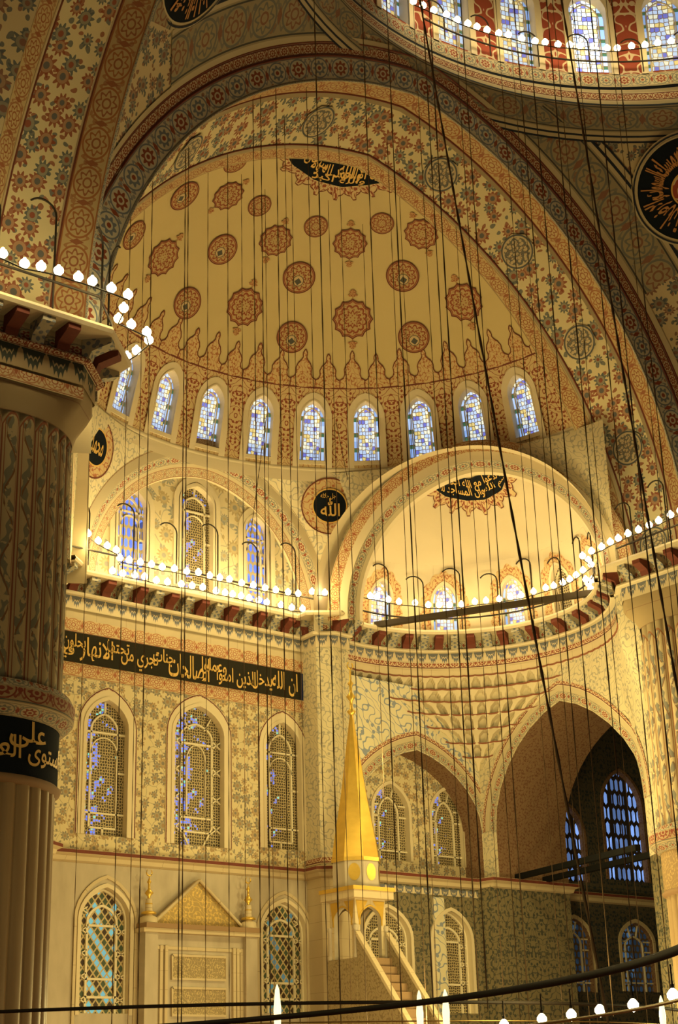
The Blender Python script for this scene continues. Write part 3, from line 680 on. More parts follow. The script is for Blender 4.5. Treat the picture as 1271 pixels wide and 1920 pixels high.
for sg in (1, -1):
    ed = empty('small_half_dome', (sg*EC[0], EC[1], EZ), ('cream small half-dome over the right corner bay with a scalloped crest and black inscription' if sg > 0 else 'cream small half-dome hidden behind the big left pier'), 'half-dome', None, 'structure')
    mb = MB(); f = (lambda s, z, d=0., sg=sg: fE(s, z, d, sg))
    wall(mb, f, R(-32)*ER, R(152)*ER, 16.8, 20.0, ow if sg > 0 else [], m_plain, rev=.25, mrev=m_cream2, ds=.4, dz=.4)
    mb.grid([[f(R(-32+184*i/40)*ER, EZ+ER*math.sin(t)*.9999, 0) for t in np.linspace(math.asin((20.0-EZ)/ER), PI/2, 18)] for i in range(41)], m_plain)
    mb.build('dome_shell', ed)
    mb = MB(); bands(mb, exf, (lambda s, z, d=0., sg=sg: fV(s, z, d, sg)), [(-.42, -.04, 0, -.02, m_band_red), (0, -.02, .30, 0, m_cream2), (.30, 0, .62, .35, m_band_tile), (.62, .35, .66, .55, m_cream2)]); mb.build('arch_bands', ed)
    if sg > 0:
        exd = ed
        for i, op in enumerate(ow):
            # painted sunburst surround
            mb = MB(); c, hw, sl, sp, ap = op; A = []
            for k in range(61):
                t = k/60; tt = -math.cos(PI*min(1, max(0, (t-.25)/.5)))
                if t < .25: s, z = c-hw, sl+(sp-sl)*t/.25
                elif t > .75: s, z = c+hw, sl+(sp-sl)*(1-t)/.25
                else: s, z = c+tt*hw, archz(tt, sp, ap)
                cz = sp-.1; dx, dz = s-c, (z-cz) if .25 <= t <= .75 else 0; L = math.hypot(dx, dz) or 1; g = .40+.10*abs(math.sin(t*PI*11))
                A.append([f(s+dx/L*.06, z+dz/L*.06, -.015), f(s+dx/L*g, z+dz/L*g, -.015)])
            mb.grid(A, m_crest, uv=[[(k*.07, 0), (k*.07, .4)] for k in range(len(A))]); mb.build('painted_sunburst', ed)
        gl = mat('exedra_stained', lambda u, v: stained(u, v, .43, 1.9, 1.1))
        lbs = ('stained glass window with sunburst border, leftmost in the small half-dome', 'stained glass window with sunburst border, second from left in the small half-dome, brightest blue', 'stained glass window with sunburst border, third in the small half-dome behind the tie beam', 'dim arched window with sunburst border, fourth in the small half-dome', 'dark arched window at the right end of the small half-dome by the pier')
        for i, op in enumerate(ow): window(f, op, gl if i < 3 else m_g_net_dark, 'dome' if i < 4 else 'tall', lbs[i], 'windows of the small half-dome', .2, .1)
# crest with inscription at the crown of the small half-dome
def lerpcurve(P, t):
    P = np.array(P, float); L = np.concatenate([[0], np.cumsum(np.linalg.norm(np.diff(P, axis=0), axis=1))]); L /= L[-1]
    return np.array([np.interp(t, L, P[:, 0]), np.interp(t, L, P[:, 1])])
def crest(parent, c, rad, top, bot, lobes, ll, lines, name='inscription_crest', tops=None):
    fp = lambda a, b, k: tuple(PS(*(lerpcurve(bot, a)*(1-b)+lerpcurve(top, a)*b), c, rad-k))
    mb = MB(); mb.grid([[fp(a, b, .05) for b in np.linspace(0, 1, 8)] for a in np.linspace(0, 1, 25)], m_black); o = mb.build(name, parent)
    mb = MB()
    bt = [lerpcurve(bot, a) for a in np.linspace(0, 1, lobes*12+1)]; cen = np.mean(top, axis=0)
    IN = []; OU = []; OL = []
    for i, q in enumerate(bt):
        d = q-cen; d[1] = max(d[1], 3)*1.6; d /= np.linalg.norm(d); ph = (i % 12)/12; g = ll*(.45+.35*abs(math.sin(PI*ph))**.7+(.35 if 4.5 < (i % 12) < 7.5 else 0))
        IN.append(PS(*(q-d*1), c, rad-.03)); OU.append(PS(*(q+d*g), c, rad-.03)); OL.append(PS(*(q+d*(g+2.2)), c, rad-.035))
    mb.grid([[tuple(a), tuple(b)] for a, b in zip(IN, OU)], m_red_panel, smooth=False); mb.grid([[tuple(a), tuple(b)] for a, b in zip(OU, OL)], m_redsolid, smooth=False); mb.build('scalloped_fringe', parent)
    lettering('gold_inscription', lines, lambda a, b: fp(a, b, .075), m_goldpaint, o, 'gold calligraphy letters')
crest(exd, (EC[0], EC[1], EZ), ER, [(803, 908), (848, 890), (880, 899), (910, 884), (955, 881)], [(803, 908), (835, 931), (875, 939), (910, 937), (940, 920), (955, 881)], 8, 24,
      [('وان المساجد لله', .12, .62, .10, .62), ('فلا تدعوا مع الله احدا', .25, .93, .40, .95), ('بسم الله', .62, .95, .12, .5)])

# pendentives between the round arches and the ring of the semi-dome
SC = (0.03, 14.5); SR = 9.37; SZ = 21.3
tyc = acurve(ty, 0, 60); exc = [fV(s, z) for s, z in acurve(exf, 0, 60)]
half = len(tyc)//2
tR = tyc[half:]; tL = tyc[:half+1]; eL = exc[:half+1]; eR = exc[half:]
def atz(P, z):
    P = sorted([tuple(p) for p in P], key=lambda p: p[-1]); Z = [p[-1] for p in P]; return [float(np.interp(z, Z, [p[i] for p in P])) for i in range(len(P[0])-1)]
zring = 22.75
def pend(A, B, zs, m, name, lb, n=24, az1=None):
    rows = []
    for z in zs:
        a = A(z); b = B(z); ra, rb = math.hypot(a[0]-SC[0], a[1]-SC[1]), math.hypot(b[0]-SC[0], b[1]-SC[1]); ta, tb = math.atan2(a[0]-SC[0], a[1]-SC[1]), math.atan2(b[0]-SC[0], b[1]-SC[1])
        k = [i/n for i in range(n+1)]; rows.append([(SC[0]+(ra+(rb-ra)*t)*math.sin(ta+(tb-ta)*t), SC[1]+(ra+(rb-ra)*t)*math.cos(ta+(tb-ta)*t), z) for t in k])
    rows = [list(c) for c in zip(*rows)]
    U = [[(math.atan2(p[0]-SC[0], p[1]-SC[1])*9.8, p[2]) for p in c] for c in rows]
    mb = MB(); mb.grid(rows, m, uv=U); return mb
zt = min(max(z for s, z in tyc), max(q[2] for q in exc)); zs = list(np.linspace(17.2, zt-.02, 24))
pa = lambda P: (lambda z: (atz(P, z)[0], YT))
pb = lambda P, sg=1: (lambda z: (sg*atz(P, z)[0], atz(P, z)[1]))
pr = empty('pendentive', (5.3, 23.4, 17.3), 'small painted pendentive carrying the round black calligraphy medallion between tympanum and small half-dome', 'pendentive', None, 'structure')
pend(pa(tR), pb(eL), zs, m_pend_small, '', '').build('pendentive_surface', pr)
pl = empty('pendentive', (-5.3, 23.4, 17.3), 'small painted pendentive beside the left pier with half-hidden black medallion', 'pendentive', None, 'structure')
pend(pa(tL), pb(eL, -1), zs, m_pend_small, '', '').build('pendentive_surface', pl)
prr = empty('pendentive', (10.4, 14.0, 17.3), 'narrow painted pendentive between small half-dome and the big arch', 'pendentive', None, 'structure')
pend(pb(eR), lambda z: (SC[0]+9.45*math.sin(R(96)), SC[1]+9.45*math.cos(R(96))), zs, m_pend_small, '', '').build('pendentive_surface', prr)
# closing strips between arch crowns and ring
mb = MB()
top = [(SC[0]+9.33*math.sin(a), SC[1]+9.33*math.cos(a), zring) for a in np.linspace(R(-90), R(90), 96)]
def arch_under(az):
    """height and radius of whatever lies under the ring at this azimuth"""
    return zt-.03
low = [(SC[0]+9.40*math.sin(a), SC[1]+9.40*math.cos(a), zt-.35) for a in np.linspace(R(-90), R(90), 96)]
mb.grid([[a, b] for a, b in zip(top, low)], m_cream2)
mb.grid([[(SC[0]+9.30*math.sin(a), SC[1]+9.30*math.cos(a), 22.62), (SC[0]+9.24*math.sin(a), SC[1]+9.24*math.cos(a), 22.72), (SC[0]+9.33*math.sin(a), SC[1]+9.33*math.cos(a), 22.80)] for a in np.linspace(R(-90), R(90), 96)], m_cream2)
mb.build('trim_ring', kind='structure', label='narrow cream ring moulding under the windows of the semi-dome', cat='trim')
def disc(mb, c, nrm, r0, r1, m, n=40, scal=0, sc_n=12, up=(0, 0, 1)):
    nrm = np.array(nrm, float); nrm /= np.linalg.norm(nrm); x = np.cross(up, nrm); x /= np.linalg.norm(x); y = np.cross(nrm, x); c = np.array(c)
    G = []; UV = []
    for i in range(n+1):
        a = 2*PI*i/n; k = 1+scal*abs(math.cos(a*sc_n/2)); G.append([tuple(c+(x*math.cos(a)+y*math.sin(a))*r*(k if r > r0 else 1)) for r in (r0, (r0+r1)/2, r1)]); UV.append([(math.cos(a)*r, math.sin(a)*r) for r in (r0, (r0+r1)/2, r1)])
    mb.grid(G, m, uv=UV, smooth=False); return x, y
def medal_black(parent, c, nrm, r, lines, ring=True):
    nrm = np.array(nrm, float); nrm /= np.linalg.norm(nrm); c = np.array(c, float)
    if ring:
        mb = MB(); disc(mb, c+nrm*.03, nrm, r, r*1.68, m_band_round); disc(mb, c+nrm*.04, nrm, r*1.62, r*1.70, m_redsolid); mb.build('medallion_border', parent)
    mb = MB(); x, y = disc(mb, c+nrm*.06, nrm, 0, r, m_black); disc(mb, c+nrm*.07, nrm, r*.97, r*1.05, m_goldpaint); o = mb.build('medallion', parent)
    lettering('gold_inscription', lines, lambda a, b: tuple(c+nrm*.085+x*a*r+y*b*r), m_goldpaint, o, 'gold calligraphy letters')
m_band_round = mat('medallion_ring', lambda u, v: arab(u, v, (.60, .44, .23), (.42, .15, .07), 2.2, None, .4))
q = PZ(617, 950, 20.35)
az = math.atan2(q[0]-SC[0], q[1]-SC[1]); rad_ = 9.78
# place on the pendentive surface
best = min(((abs(np.hypot(*(PZ(617, 950, z)[:2]-np.array(SC)))-9.72), z) for z in np.arange(19, 22, .02)))
q = PZ(617, 950, best[1]); nv = (SC[0]-q[0], SC[1]-q[1], -2.0)
medal_black(pr, q+np.array(nv)*.012, nv, .60, [('\ufdf2', -.55, .60, -.62, .45, 1), ('جل جلاله', -.55, .35, .38, .75)])
best = min(((abs(np.hypot(*(PZ(172, 838, z)[:2]-np.array(SC)))-9.55), z) for z in np.arange(19, 23.4, .02)))
q2 = PZ(172, 838, best[1]); nv2 = (SC[0]-q2[0], SC[1]-q2[1], -2.0)
medal_black(pl, np.array(q2)+np.array(nv2)*.012, nv2, .60, [('محمد', -.6, .6, -.4, .5)])

# ================================================================== semi-dome
def rS(z): return math.sqrt(max(SR**2-(z-SZ)**2, .0001)) if z > 22.4 else 9.35
def fS(s, z, d=0.): a = s/9.2; rr = rS(z)+d; return (SC[0]+rr*math.sin(a), SC[1]+rr*math.cos(a), z)
sd = empty('semi_dome', (0, 14.5, 22.7), 'great cream semi-dome with painted medallions above a ring of stained glass windows', 'semi-dome', None, 'structure')
azw = [-9+12.35*k for k in range(-6, 8)]
zw0, zw1 = 22.72, 25.45
ops = [(R(a)*9.2, .46, 23.0, 24.45, 25.02) for a in azw]
mb = MB(); wall(mb, fS, R(-91)*9.2, R(91)*9.2, zw0, zw1, ops, m_red_panel, rev=.35, mrev=m_cream2, ds=.5, dz=.5, uo=R(-9)*9.2); mb.build('window_drum', sd)
mb = MB()
for (c, hw, sl, sp, ap) in ops:
    S2 = [c+(hw+.13)*math.cos(PI*(1-i/14)) for i in range(15)]; bar(mb, fS, [(c-hw-.13, zw0)]+[(s, archz((s-c)/(hw+.13), sp, ap+.16, .1)) for s in S2]+[(c+hw+.13, zw0)], .24, m_cream2, -.03, 0)
    bar(mb, fS, [(c-hw-.2, sl-.1), (c+hw+.2, sl-.1)], .14, m_cream2, -.035, 0)
mb.build('window_surround', sd)
nm = ('far left behind the pier', 'behind the pier', 'hidden by the pier cornice', 'hidden by the pier cornice', 'first clear of the left pier cornice', 'second clear of the left pier cornice', 'third from the left pier, above the tympanum crown', 'fourth from the left pier, brightly lit', 'just left above the round black medallion', 'just right above the round black medallion', 'third to the right of the round black medallion', 'above the left flank of the small half-dome arch', 'above the small half-dome inscription', 'last on the right beside the big arch')
for a, op, t in list(zip(azw, ops, nm))[2:]:
    window(fS, op, m_g_semi, 'dome', 'stained glass window in the semi-dome ring, '+t, 'stained glass windows of the semi-dome ring', .28, .05)
mb = MB(); zz = [SZ+SR*math.sin(t) for t in np.linspace(math.asin((zw1-SZ)/SR), PI/2, 26)]
mb.grid([[fS(R(-91+183*i/72)*9.2, min(z, SZ+SR*.99999), 0) for z in zz] for i in range(73)], m_domeplain)
mb.build('dome_shell', sd)
mb = MB(); per = 12.35/2
for k in range(-15, 16):
    c = R(-9+per*(k+.5))*9.2; w = R(per)*9.2/2; H0 = zw1; hh = (1.15 if k % 2 else 1.05)
    prof = [(0, .98), (.12, .98), (.30, .9), (.42, .62), (.72, .52), (.80, .36), (.62, .26), (.70, .16), (1.0, .10)]
    P = []; O = []
    for t, x in ((a, b) for a, b in [(0., 1.), (.22, 1.), (.28, .72), (.38, .62), (.52, .66), (.64, .50), (.72, .26), (.80, .14), (.86, .18), (.92, .16), (1., .02)]):
        z = H0+hh*t; P.append([fS(c-w*x, z, -.02), fS(c+w*x, z, -.02)]); O.append((t, x))
    mb.grid(P, m_crest, uv=[[(c-w*x, H0+hh*t), (c+w*x, H0+hh*t)] for t, x in O])
    for sg in (-1, 1): bar(mb, fS, [(c+sg*w*x, H0+hh*t) for t, x in O], .035, m_redsolid, -.03, -.02)
bar(mb, fS, [(R(-92+2*i)*9.2, zw1) for i in range(95)], .04, m_redsolid, -.03, 0)
mb.build('crenellated_border', sd)
def medal_pat(u, v):
    r_ = hyp(u, v); a = at2(v, u); c = (.46, .33, .15)
    pet = absf(sin(a*6.)); c = mix((r_ < .98)*(absf(r_-.58-.22*pet) < .055), c, REDP); c = mix((absf(r_-.30-.14*absf(sin(a*6.+PI/2))) < .05), c, REDP); c = mix((r_ > .86), c, (.52, .33, .15)); c = mix((absf(r_-.92) < .03), c, REDP)
    d, col, p = vor(u*6., v*6., .8); return mix((d < .22)*(r_ < .8), c, REDP)
m_med = mat('painted_medallion', medal_pat)
def medal_pat2(u, v):
    c = medal_pat(u, v); y = v+.22; r_ = hyp(u, y); c = mix(r_ < .36, c, (.12, .10, .07)); c = mix(r_ < .31, c, (.55, .42, .24)); return mix((r_ < .31)*(absf(u)+absf(y+.05) < .24), c, (.08, .08, .07))
m_med2 = mat('painted_medallion_eye', medal_pat2)
def dome_disc(q, r, m, star=False, pend_=True):
    n = q-np.array([SC[0], SC[1], SZ]); n /= np.linalg.norm(n); up = np.array([0, 0, 1.])-n*n[2]; up /= np.linalg.norm(up); x = np.cross(up, n); C0 = np.array([SC[0], SC[1], SZ])
    def on(a, b, k=.03): p = q+x*a+up*b-C0; return tuple(C0+p/np.linalg.norm(p)*(SR-k))
    mb = MB(); N = 48; G = []; UV = []; O = []
    for i in range(N+1):
        a = 2*PI*i/N; k = (1+.13*(1-abs(math.sin(a*6)))) if star else 1.
        G.append([on(math.cos(a)*r*t*k, math.sin(a)*r*t*k) for t in (0, .5, 1)]); UV.append([(math.cos(a)*t, math.sin(a)*t) for t in (0, .5, 1)]); O.append([on(math.cos(a)*r*k*t, math.sin(a)*r*k*t, .035) for t in (.97, 1.05)])
    mb.grid(G, m, uv=UV, smooth=False); mb.grid(O, m_redsolid)
    if star:
        for sg in (1, -1):
            P = [(1.13, .02), (1.3, .03), (1.34, .22), (1.42, .30), (1.5, .16), (1.62, .20), (1.75, .04)]
            mb.grid([[on(-w*r, sg*b*r), on(w*r, sg*b*r)] for b, w in P], m_redmed, smooth=False)
    mb.build('star_medallion' if star else 'round_medallion', sd)
m_redmed = mat('medallion_pendant', lambda u, v: arab(u, v, (.50, .30, .13), REDP, 4., None, .5))
cS = (SC[0], SC[1], SZ)
for u, v, r in ((560, 520, .56), (755, 517, .56), (547, 632, .54), (776, 632, .54), (350, 568, .54), (416, 467, .54), (345, 366, .54), (250, 440, .50)): dome_disc(PS(u, v, cS, SR), r, m_med2)
for u, v, r in ((592, 424, .40), (716, 418, .40), (486, 385, .40), (440, 305, .40)): dome_disc(PS(u, v, cS, SR), r, m_med)
for u, v, r in ((661, 598, .62), (656, 456, .52), (458, 575, .60), (516, 450, .52), (305, 482, .58), (427, 366, .50), (870, 566, .60), (790, 438, .52)): dome_disc(PS(u, v, cS, SR), r, m_med, True)
crest(sd, cS, SR, [(531, 277), (605, 279), (622, 299), (672, 302), (727, 341)], [(531, 277), (547, 308), (590, 338), (640, 351), (690, 347), (727, 341)], 8, 22,
      [('سبحان الله', .10, .45, .35, .92), ('والحمد لله ولا', .30, .75, .15, .8), ('اله الا الله', .55, .93, .35, .95), ('والله اكبر', .35, .8, .02, .4)])
# round shields in the band between crown and arch are part of the painted soffit

# ================================================================== main arches, pendentives, great dome
B0 = (11.3, 14.2, 1.95, 17.2); BC = [(11.3, 14.2, 1.95, 17.2), (11.45, 13.9, 1.95, 17.15), (11.65, 12.5, 1.62, 17.8), (12.4, 12.98, 1.70, 17.35), (12.5, 12.92, 1.72, 17.3), (14.0, 13.22, 1.95, 16.25), (14.08, 13.1, 1.95, 16.3), (14.62, 12.62, 1.93, 16.72)]
def bpt(c, t, z0=17.0):
    """t from -1 (left foot) through 0 (crown) to 1 (right foot)"""
    y, rr, e, zc = c; ph0 = math.asin((z0-zc)/rr); ph1 = math.acos(e/rr); a = ph1+(ph0-ph1)*abs(t); x = rr*math.cos(a)-e
    return (math.copysign(x, t) if t else 0., y, zc+rr*math.sin(a))
TT = np.linspace(-1, 1, 97)
swp = lambda p: (-p[1], p[0], p[2])       # the same arch turned to the left side of the square
idn = lambda p: p
m_plain_arch = mat('arch_cream_line', lambda u, v: (.50, .42, .27))
def scaled(fn, name, w):     # bands whose across-width comes from the geometry: v runs 0..w
    return mat(name, fn)
seg = [(0, 1, m_band_thin, .38), (1, 2, m_band_blue, .85), (2, 3, m_band_ochre, .95), (3, 4, m_plain_arch, 1), (4, 5, m_soffit, 0), (5, 6, m_plain_arch, 1), (6, 7, m_band_ochre_in, .62)]
def main_arch(T, label, ts=TT):
    e = empty('main_arch', T((0, 12.8, 29)), label, 'arch', None, 'structure')
    for a, b, m_, w in seg:
        mb = MB(); G = []; UV = []; L = 0; prev = None
        for t in ts:
            p, q = bpt(BC[a], t), bpt(BC[b], t); mid = np.array(p); L += np.linalg.norm(mid-prev) if prev is not None else 0; prev = mid
            k = 4 if w == 0 else 2; ww = w if w else np.linalg.norm(np.array(p)-np.array(q))
            G.append([T(tuple(np.array(p)+(np.array(q)-np.array(p))*i/(k-1))) for i in range(k)]); UV.append([(L, ww*i/(k-1)) for i in range(k)])
        mb.grid(G, m_, uv=UV); mb.build({0: 'red_border', 1: 'blue_band', 2: 'ochre_band', 3: 'line', 4: 'painted_soffit', 5: 'line', 6: 'inner_band'}[a], e)
    # thin dark lines
    mb = MB()
    for c, m_ in ((BC[0], m_redsolid), (BC[1], m_redsolid), (BC[2], m_bluesolid), (BC[3], m_redsolid), (BC[5], m_redsolid)):
        mb.tube([T(bpt(c, t)) for t in ts], .035, m_, 5)
    mb.build('edge_line', e)
    # octagonal painted medallions on the soffit
    for t in ([-.75, -.45, -.15, .13, .33, .53, .74, .92] if T is idn else [-.80, -.6]):
        p = np.array(bpt(BC[4], t)); q = np.array(bpt(BC[5], t)); c = (p+q)/2; p2 = np.array(bpt(BC[4], t+.02)); tn = p2-p; tn /= np.linalg.norm(tn); ac = (q-p)/np.linalg.norm(q-p); nr = np.cross(tn, ac); nr /= np.linalg.norm(nr)
        if nr@(np.array([0, 5, 17.])-c) < 0: nr = -nr
        mb = MB(); G = []; UV = []
        for i in range(9):
            a = 2*PI*i/8+PI/8; G.append([T(tuple(c+nr*.05+(tn*math.cos(a)+ac*math.sin(a))*r_)) for r_ in (0, .30, .60)]); UV.append([(math.cos(a)*r_, math.sin(a)*r_) for r_ in (0, .5, 1)])
        mb.grid(G, m_oct, uv=UV, smooth=False); mb.build('octagon_medallion', e)
    return e
def octp(u, v):
    r_ = hyp(u, v); a = at2(v, u); c = (.54, .44, .27); c = mix(absf(r_-.5-.2*sin(a*4.)) < .05, c, (.12, .13, .13)); c = mix(absf(r_-.35-.2*cos(a*8.)) < .05, c, (.2, .12, .08))
    d, col, p = vor(u*5., v*5., .6); c = mix((d > .42)*(r_ < .75), c, (.16, .15, .13)); return mix(absf(r_-.88) < .045, c, (.09, .10, .11))
m_oct = mat('octagon_knot', octp)
main_arch(idn, 'huge painted arch in front of the semi-dome, soffit scattered with red and blue flowers')
main_arch(swp, 'huge painted arch at the far left rising from the big pier, flowered soffit seen from below')
main_arch(lambda p: (p[1], p[0], p[2]), 'huge painted arch on the right side of the central square, beyond the right pier')
xa = lambda z: (math.sqrt(max(B0[1]**2-(z-B0[3])**2, 0))-B0[2])
ZC = B0[3]+math.sqrt(B0[1]**2-B0[2]**2)     # crown
DC = (-.1, .65); DR = 10.86; DZ = 32.45
def pend_pt(a, z):
    """point of a great pendentive: a in 0..1 from the front arch to the side arch"""
    x = max(xa(z), 0.0); r_ = math.hypot(x, 11.3); t0 = math.atan2(x, 11.3); t = t0+(PI/2-2*t0)*a; return (r_*math.sin(t), r_*math.cos(t), z)
_zz = np.linspace(16.9, ZC, 300); _rr = [math.hypot(max(xa(z), 0), 11.3) for z in _zz]; _ll = np.concatenate([[0], np.cumsum(np.hypot(np.diff(_zz), np.diff(_rr)))])
pv = lambda z: float(np.interp(z, _zz, _ll))
def great_pend(sg, label):
    T = lambda p: (sg*p[0], p[1], p[2]); e = empty('great_pendentive', T((11, 11, 20)), label, 'pendentive', None, 'structure')
    mb = MB(); zs = np.linspace(17, ZC-.01, 40); mb.grid([[T(pend_pt(a, z)) for z in zs] for a in np.linspace(0, 1, 30)], m_pend, uv=[[((math.atan2(*pend_pt(a, z)[:2])-PI/4)*12.5, pv(z)) for z in zs] for a in np.linspace(0, 1, 30)]); mb.build('pendentive_surface', e)
    # ornamental bands following both arches and their line borders
    def off(o, side, t, k=.03):
        y, rr, ee, zc = B0; ph0 = math.asin((17.-zc)/rr); ph1 = math.acos(ee/(rr+o)); a = ph1+(ph0-ph1)*t; x = (rr+o)*math.cos(a)-ee; z = zc+(rr+o)*math.sin(a)
        r_ = math.hypot(max(xa(min(z, ZC)), 0), 11.3)-k; x = max(0, x); yy = math.sqrt(max(r_*r_-x*x, 0))
        p = (x, yy, z) if side == 0 else (yy, x, z)
        if z > ZC:   # above the crown the band lies on the ring
            pass
        return T(p)
    mb = MB(); ts = np.linspace(0, 1, 60)
    for side in (0, 1):
        for o0, o1, m_, w in ((0, .12, m_plain_arch, 1), (.12, 1.04, m_band_grey, 1.25), (1.04, 1.12, m_plain_arch, 1), (1.12, 1.18, m_ink, 1), (1.18, 1.28, m_plain_arch, 1), (1.28, 1.32, m_ink, 1)):
            G = []; UV = []; L = 0; prev = None
            for t in ts:
                p, q = off(o0, side, t), off(o1, side, t)
                if prev is not None: L += math.dist(p, prev)
                prev = p; G.append([p, q]); UV.append([(L, 0), (L, w)])
            # the two bands merge near the foot: stop where they would cross the diagonal
            K = [i for i, g in enumerate(G) if (abs(g[1][0]) < abs(g[1][1])+.05 if side == 0 else abs(g[1][1]) < abs(g[1][0])+.05) and g[1][2] < (30.42 if o0 > 1.0 else 31.2)]
            if len(K) > 1: mb.grid([G[i] for i in K], m_, uv=[UV[i] for i in K])
    mb.build('ornament_band', e); return e
m_ink = mat('ink_line', lambda u, v: NAVY)
gR = great_pend(1, 'great pendentive at upper right with flower ground and large round calligraphy roundel')
gL = great_pend(-1, 'great pendentive at upper left between the two huge arches with a black roundel cut by the frame')
def on_pend(u, v, sg):
    best = None
    for z in np.arange(22, 32, .04):
        q = PZ(u, v, z)
        if best is None or abs(math.hypot(q[0], q[1])-math.hypot(max(xa(z), 0), 11.3)) < best[0]: best = (abs(math.hypot(q[0], q[1])-math.hypot(max(xa(z), 0), 11.3)), q)
    return best[1]
for g, (u, v), sg, words in ((gR, (1291, 352), 1, True), (gL, (372, -84), -1, True)):
    q = on_pend(u, v, sg); nv = np.array([-q[0], -q[1], -10.]); nv /= np.linalg.norm(nv); c = q+nv*.22; r_ = 1.66
    mb = MB(); x, y = disc(mb, c, nv, 0, r_, m_black, 60); disc(mb, c+nv*.012, nv, r_*1.0, r_*1.03, m_plain_arch, 60); disc(mb, c+nv*.012, nv, r_*1.06, r_*1.09, m_ink, 60); disc(mb, c-nv*.01, nv, r_*1.0, r_*1.12, m_plain_arch, 60); o = mb.build('roundel', g)
    mb = MB(); disc(mb, c+nv*.03, nv, 0, r_*.34, m_red_panel2, 40); disc(mb, c+nv*.035, nv, r_*.33, r_*.36, m_goldpaint, 40); mb.build('centre_rosette', o)
    W_ = ['ان الله', 'يمسك', 'السموات', 'والارض', 'ان تزولا', 'ولئن', 'زالتا ان', 'امسكهما', 'من احد']
    for i, w in enumerate(W_):
        a0 = 2*PI*i/len(W_)
        def fm(a, b, a0=a0): th = a0-(a-.5)*2*PI/len(W_)*1.02; rr_ = r_*(.38+.56*b); return tuple(c+nv*.03+(x*math.sin(th)*-1+y*math.cos(th))*rr_)
        lettering('roundel_inscription', [(w, 0, 1, .02, 1)], fm, MATS.get('roundel_letters') or mat('roundel_letters', lambda u, v: (.50, .24, .08), .6), o)
# plain neighbouring half-dome beyond the left arch
b7 = [bpt(BC[7], t) for t in np.linspace(1, 0, 24)]
mb = MB(); mb.grid([[(-14.6-q[0]*math.cos(a)*.95, q[0]*math.sin(a), q[2]) for q in b7] for a in np.linspace(-PI/2, PI/2, 40)], m_pend)
mb.build('semi_dome', kind='structure', label='dim semi-dome beyond the far left arch', cat='semi-dome')
mb = MB(); mb.grid([[(14.6+q[0]*math.cos(a)*.95, q[0]*math.sin(a), q[2]) for q in b7] for a in np.linspace(-PI/2, PI/2, 40)], m_pend)
mb.build('semi_dome', kind='structure', label='dim semi-dome beyond the right arch', cat='semi-dome')
# great dome ring
gd = empty('great_dome', (0, 0, 32), 'base of the great central dome with a ring of tall stained glass windows between red arabesque piers', 'dome', None, 'structure')
fG = lambda s, z, d=0.: (DC[0]+(DR+d)*math.sin(s/DR), DC[1]+(DR+d)*math.cos(s/DR), z)
A = np.linspace(-PI, PI, 121)
mb = MB()
rp = lambda z: math.hypot(max(xa(z), 0), 11.3)-.05
for r0, z0, r1, z1, m_, w, k0, k1 in ((rp(30.22), 30.22, rp(30.27), 30.27, m_ink, 1, 0, 0), (rp(30.27), 30.27, rp(30.36), 30.36, m_plain_arch, 1, 0, 0), (rp(30.36), 30.36, rp(30.41), 30.41, m_ink, 1, 0, 0), (rp(30.41), 30.41, rp(30.5), 30.5, m_plain_arch, 1, 0, 0), (rp(30.5), 30.5, 11.27, 31.22, m_band_grey, 1.25, 0, 0), (11.27, 31.22, 11.24, 31.30, m_ink, 1, 0, .1), (11.24, 31.30, 11.15, 31.42, m_plain_arch, 1, .1, .3), (11.15, 31.42, 11.10, 31.78, m_band_thin, .38, .3, .5), (11.10, 31.78, 10.95, 31.88, m_plain_arch, 1, .5, .8), (10.95, 31.88, 10.80, 31.95, m_ink, 1, .8, 1), (10.80, 31.95, 10.86, DZ+.05, m_band_tile, .34, 1, 1)):
    mb.grid([[(DC[0]*k0+r0*math.sin(a), DC[1]*k0+r0*math.cos(a), z0), (DC[0]*k1+r1*math.sin(a), DC[1]*k1+r1*math.cos(a), z1)] for a in A], m_, uv=[[(a*11, 0), (a*11, w)] for a in A])
mb.build('ring_cornice', gd)
rw = []
for u, v in ((832, 78), (966, 118), (1112, 134), (1256, 131)):
    q = PZ(u, v, DZ); rw.append(math.atan2(q[0]-DC[0], q[1]-DC[1]))
stp = 2*PI/28; a0 = np.mean([rw[i]-i*stp for i in (2, 3)])
ops = [((a0+k*stp)*DR, .62, DZ+.1, DZ+2.5, DZ+3.25) for k in range(-4, 7)]
mb = MB(); wall(mb, fG, (a0-4.5*stp)*DR, (a0+6.5*stp)*DR, DZ, DZ+3.9, ops, m_red_panel2, rev=.5, mrev=m_cream2, ds=.6, dz=1., uo=a0*DR)
mb.grid([[fG(s, z, 0) for z in (DZ, DZ+3.9)] for s in np.linspace((a0+6.5*stp)*DR, (a0+23.5*stp)*DR, 60)], m_red_panel2)
mb.grid([[(DC[0]+math.sin(a)*DR*math.cos(t), DC[1]+math.cos(a)*DR*math.cos(t), DZ+3.9+DR*.8*math.sin(t)) for t in np.linspace(0, PI/2, 14)] for a in A], m_domeplain)
mb.build('drum', gd)
mb = MB()
for (c, hw, sl, sp, ap) in ops:
    S2 = [c+(hw+.11)*math.cos(PI*(1-i/14)) for i in range(15)]; bar(mb, fG, [(c-hw-.11, DZ)]+[(s, archz((s-c)/(hw+.11), sp, ap+.15, .1)) for s in S2]+[(c+hw+.11, DZ)], .22, m_cream2, -.05, 0)
mb.build('window_surround', gd)
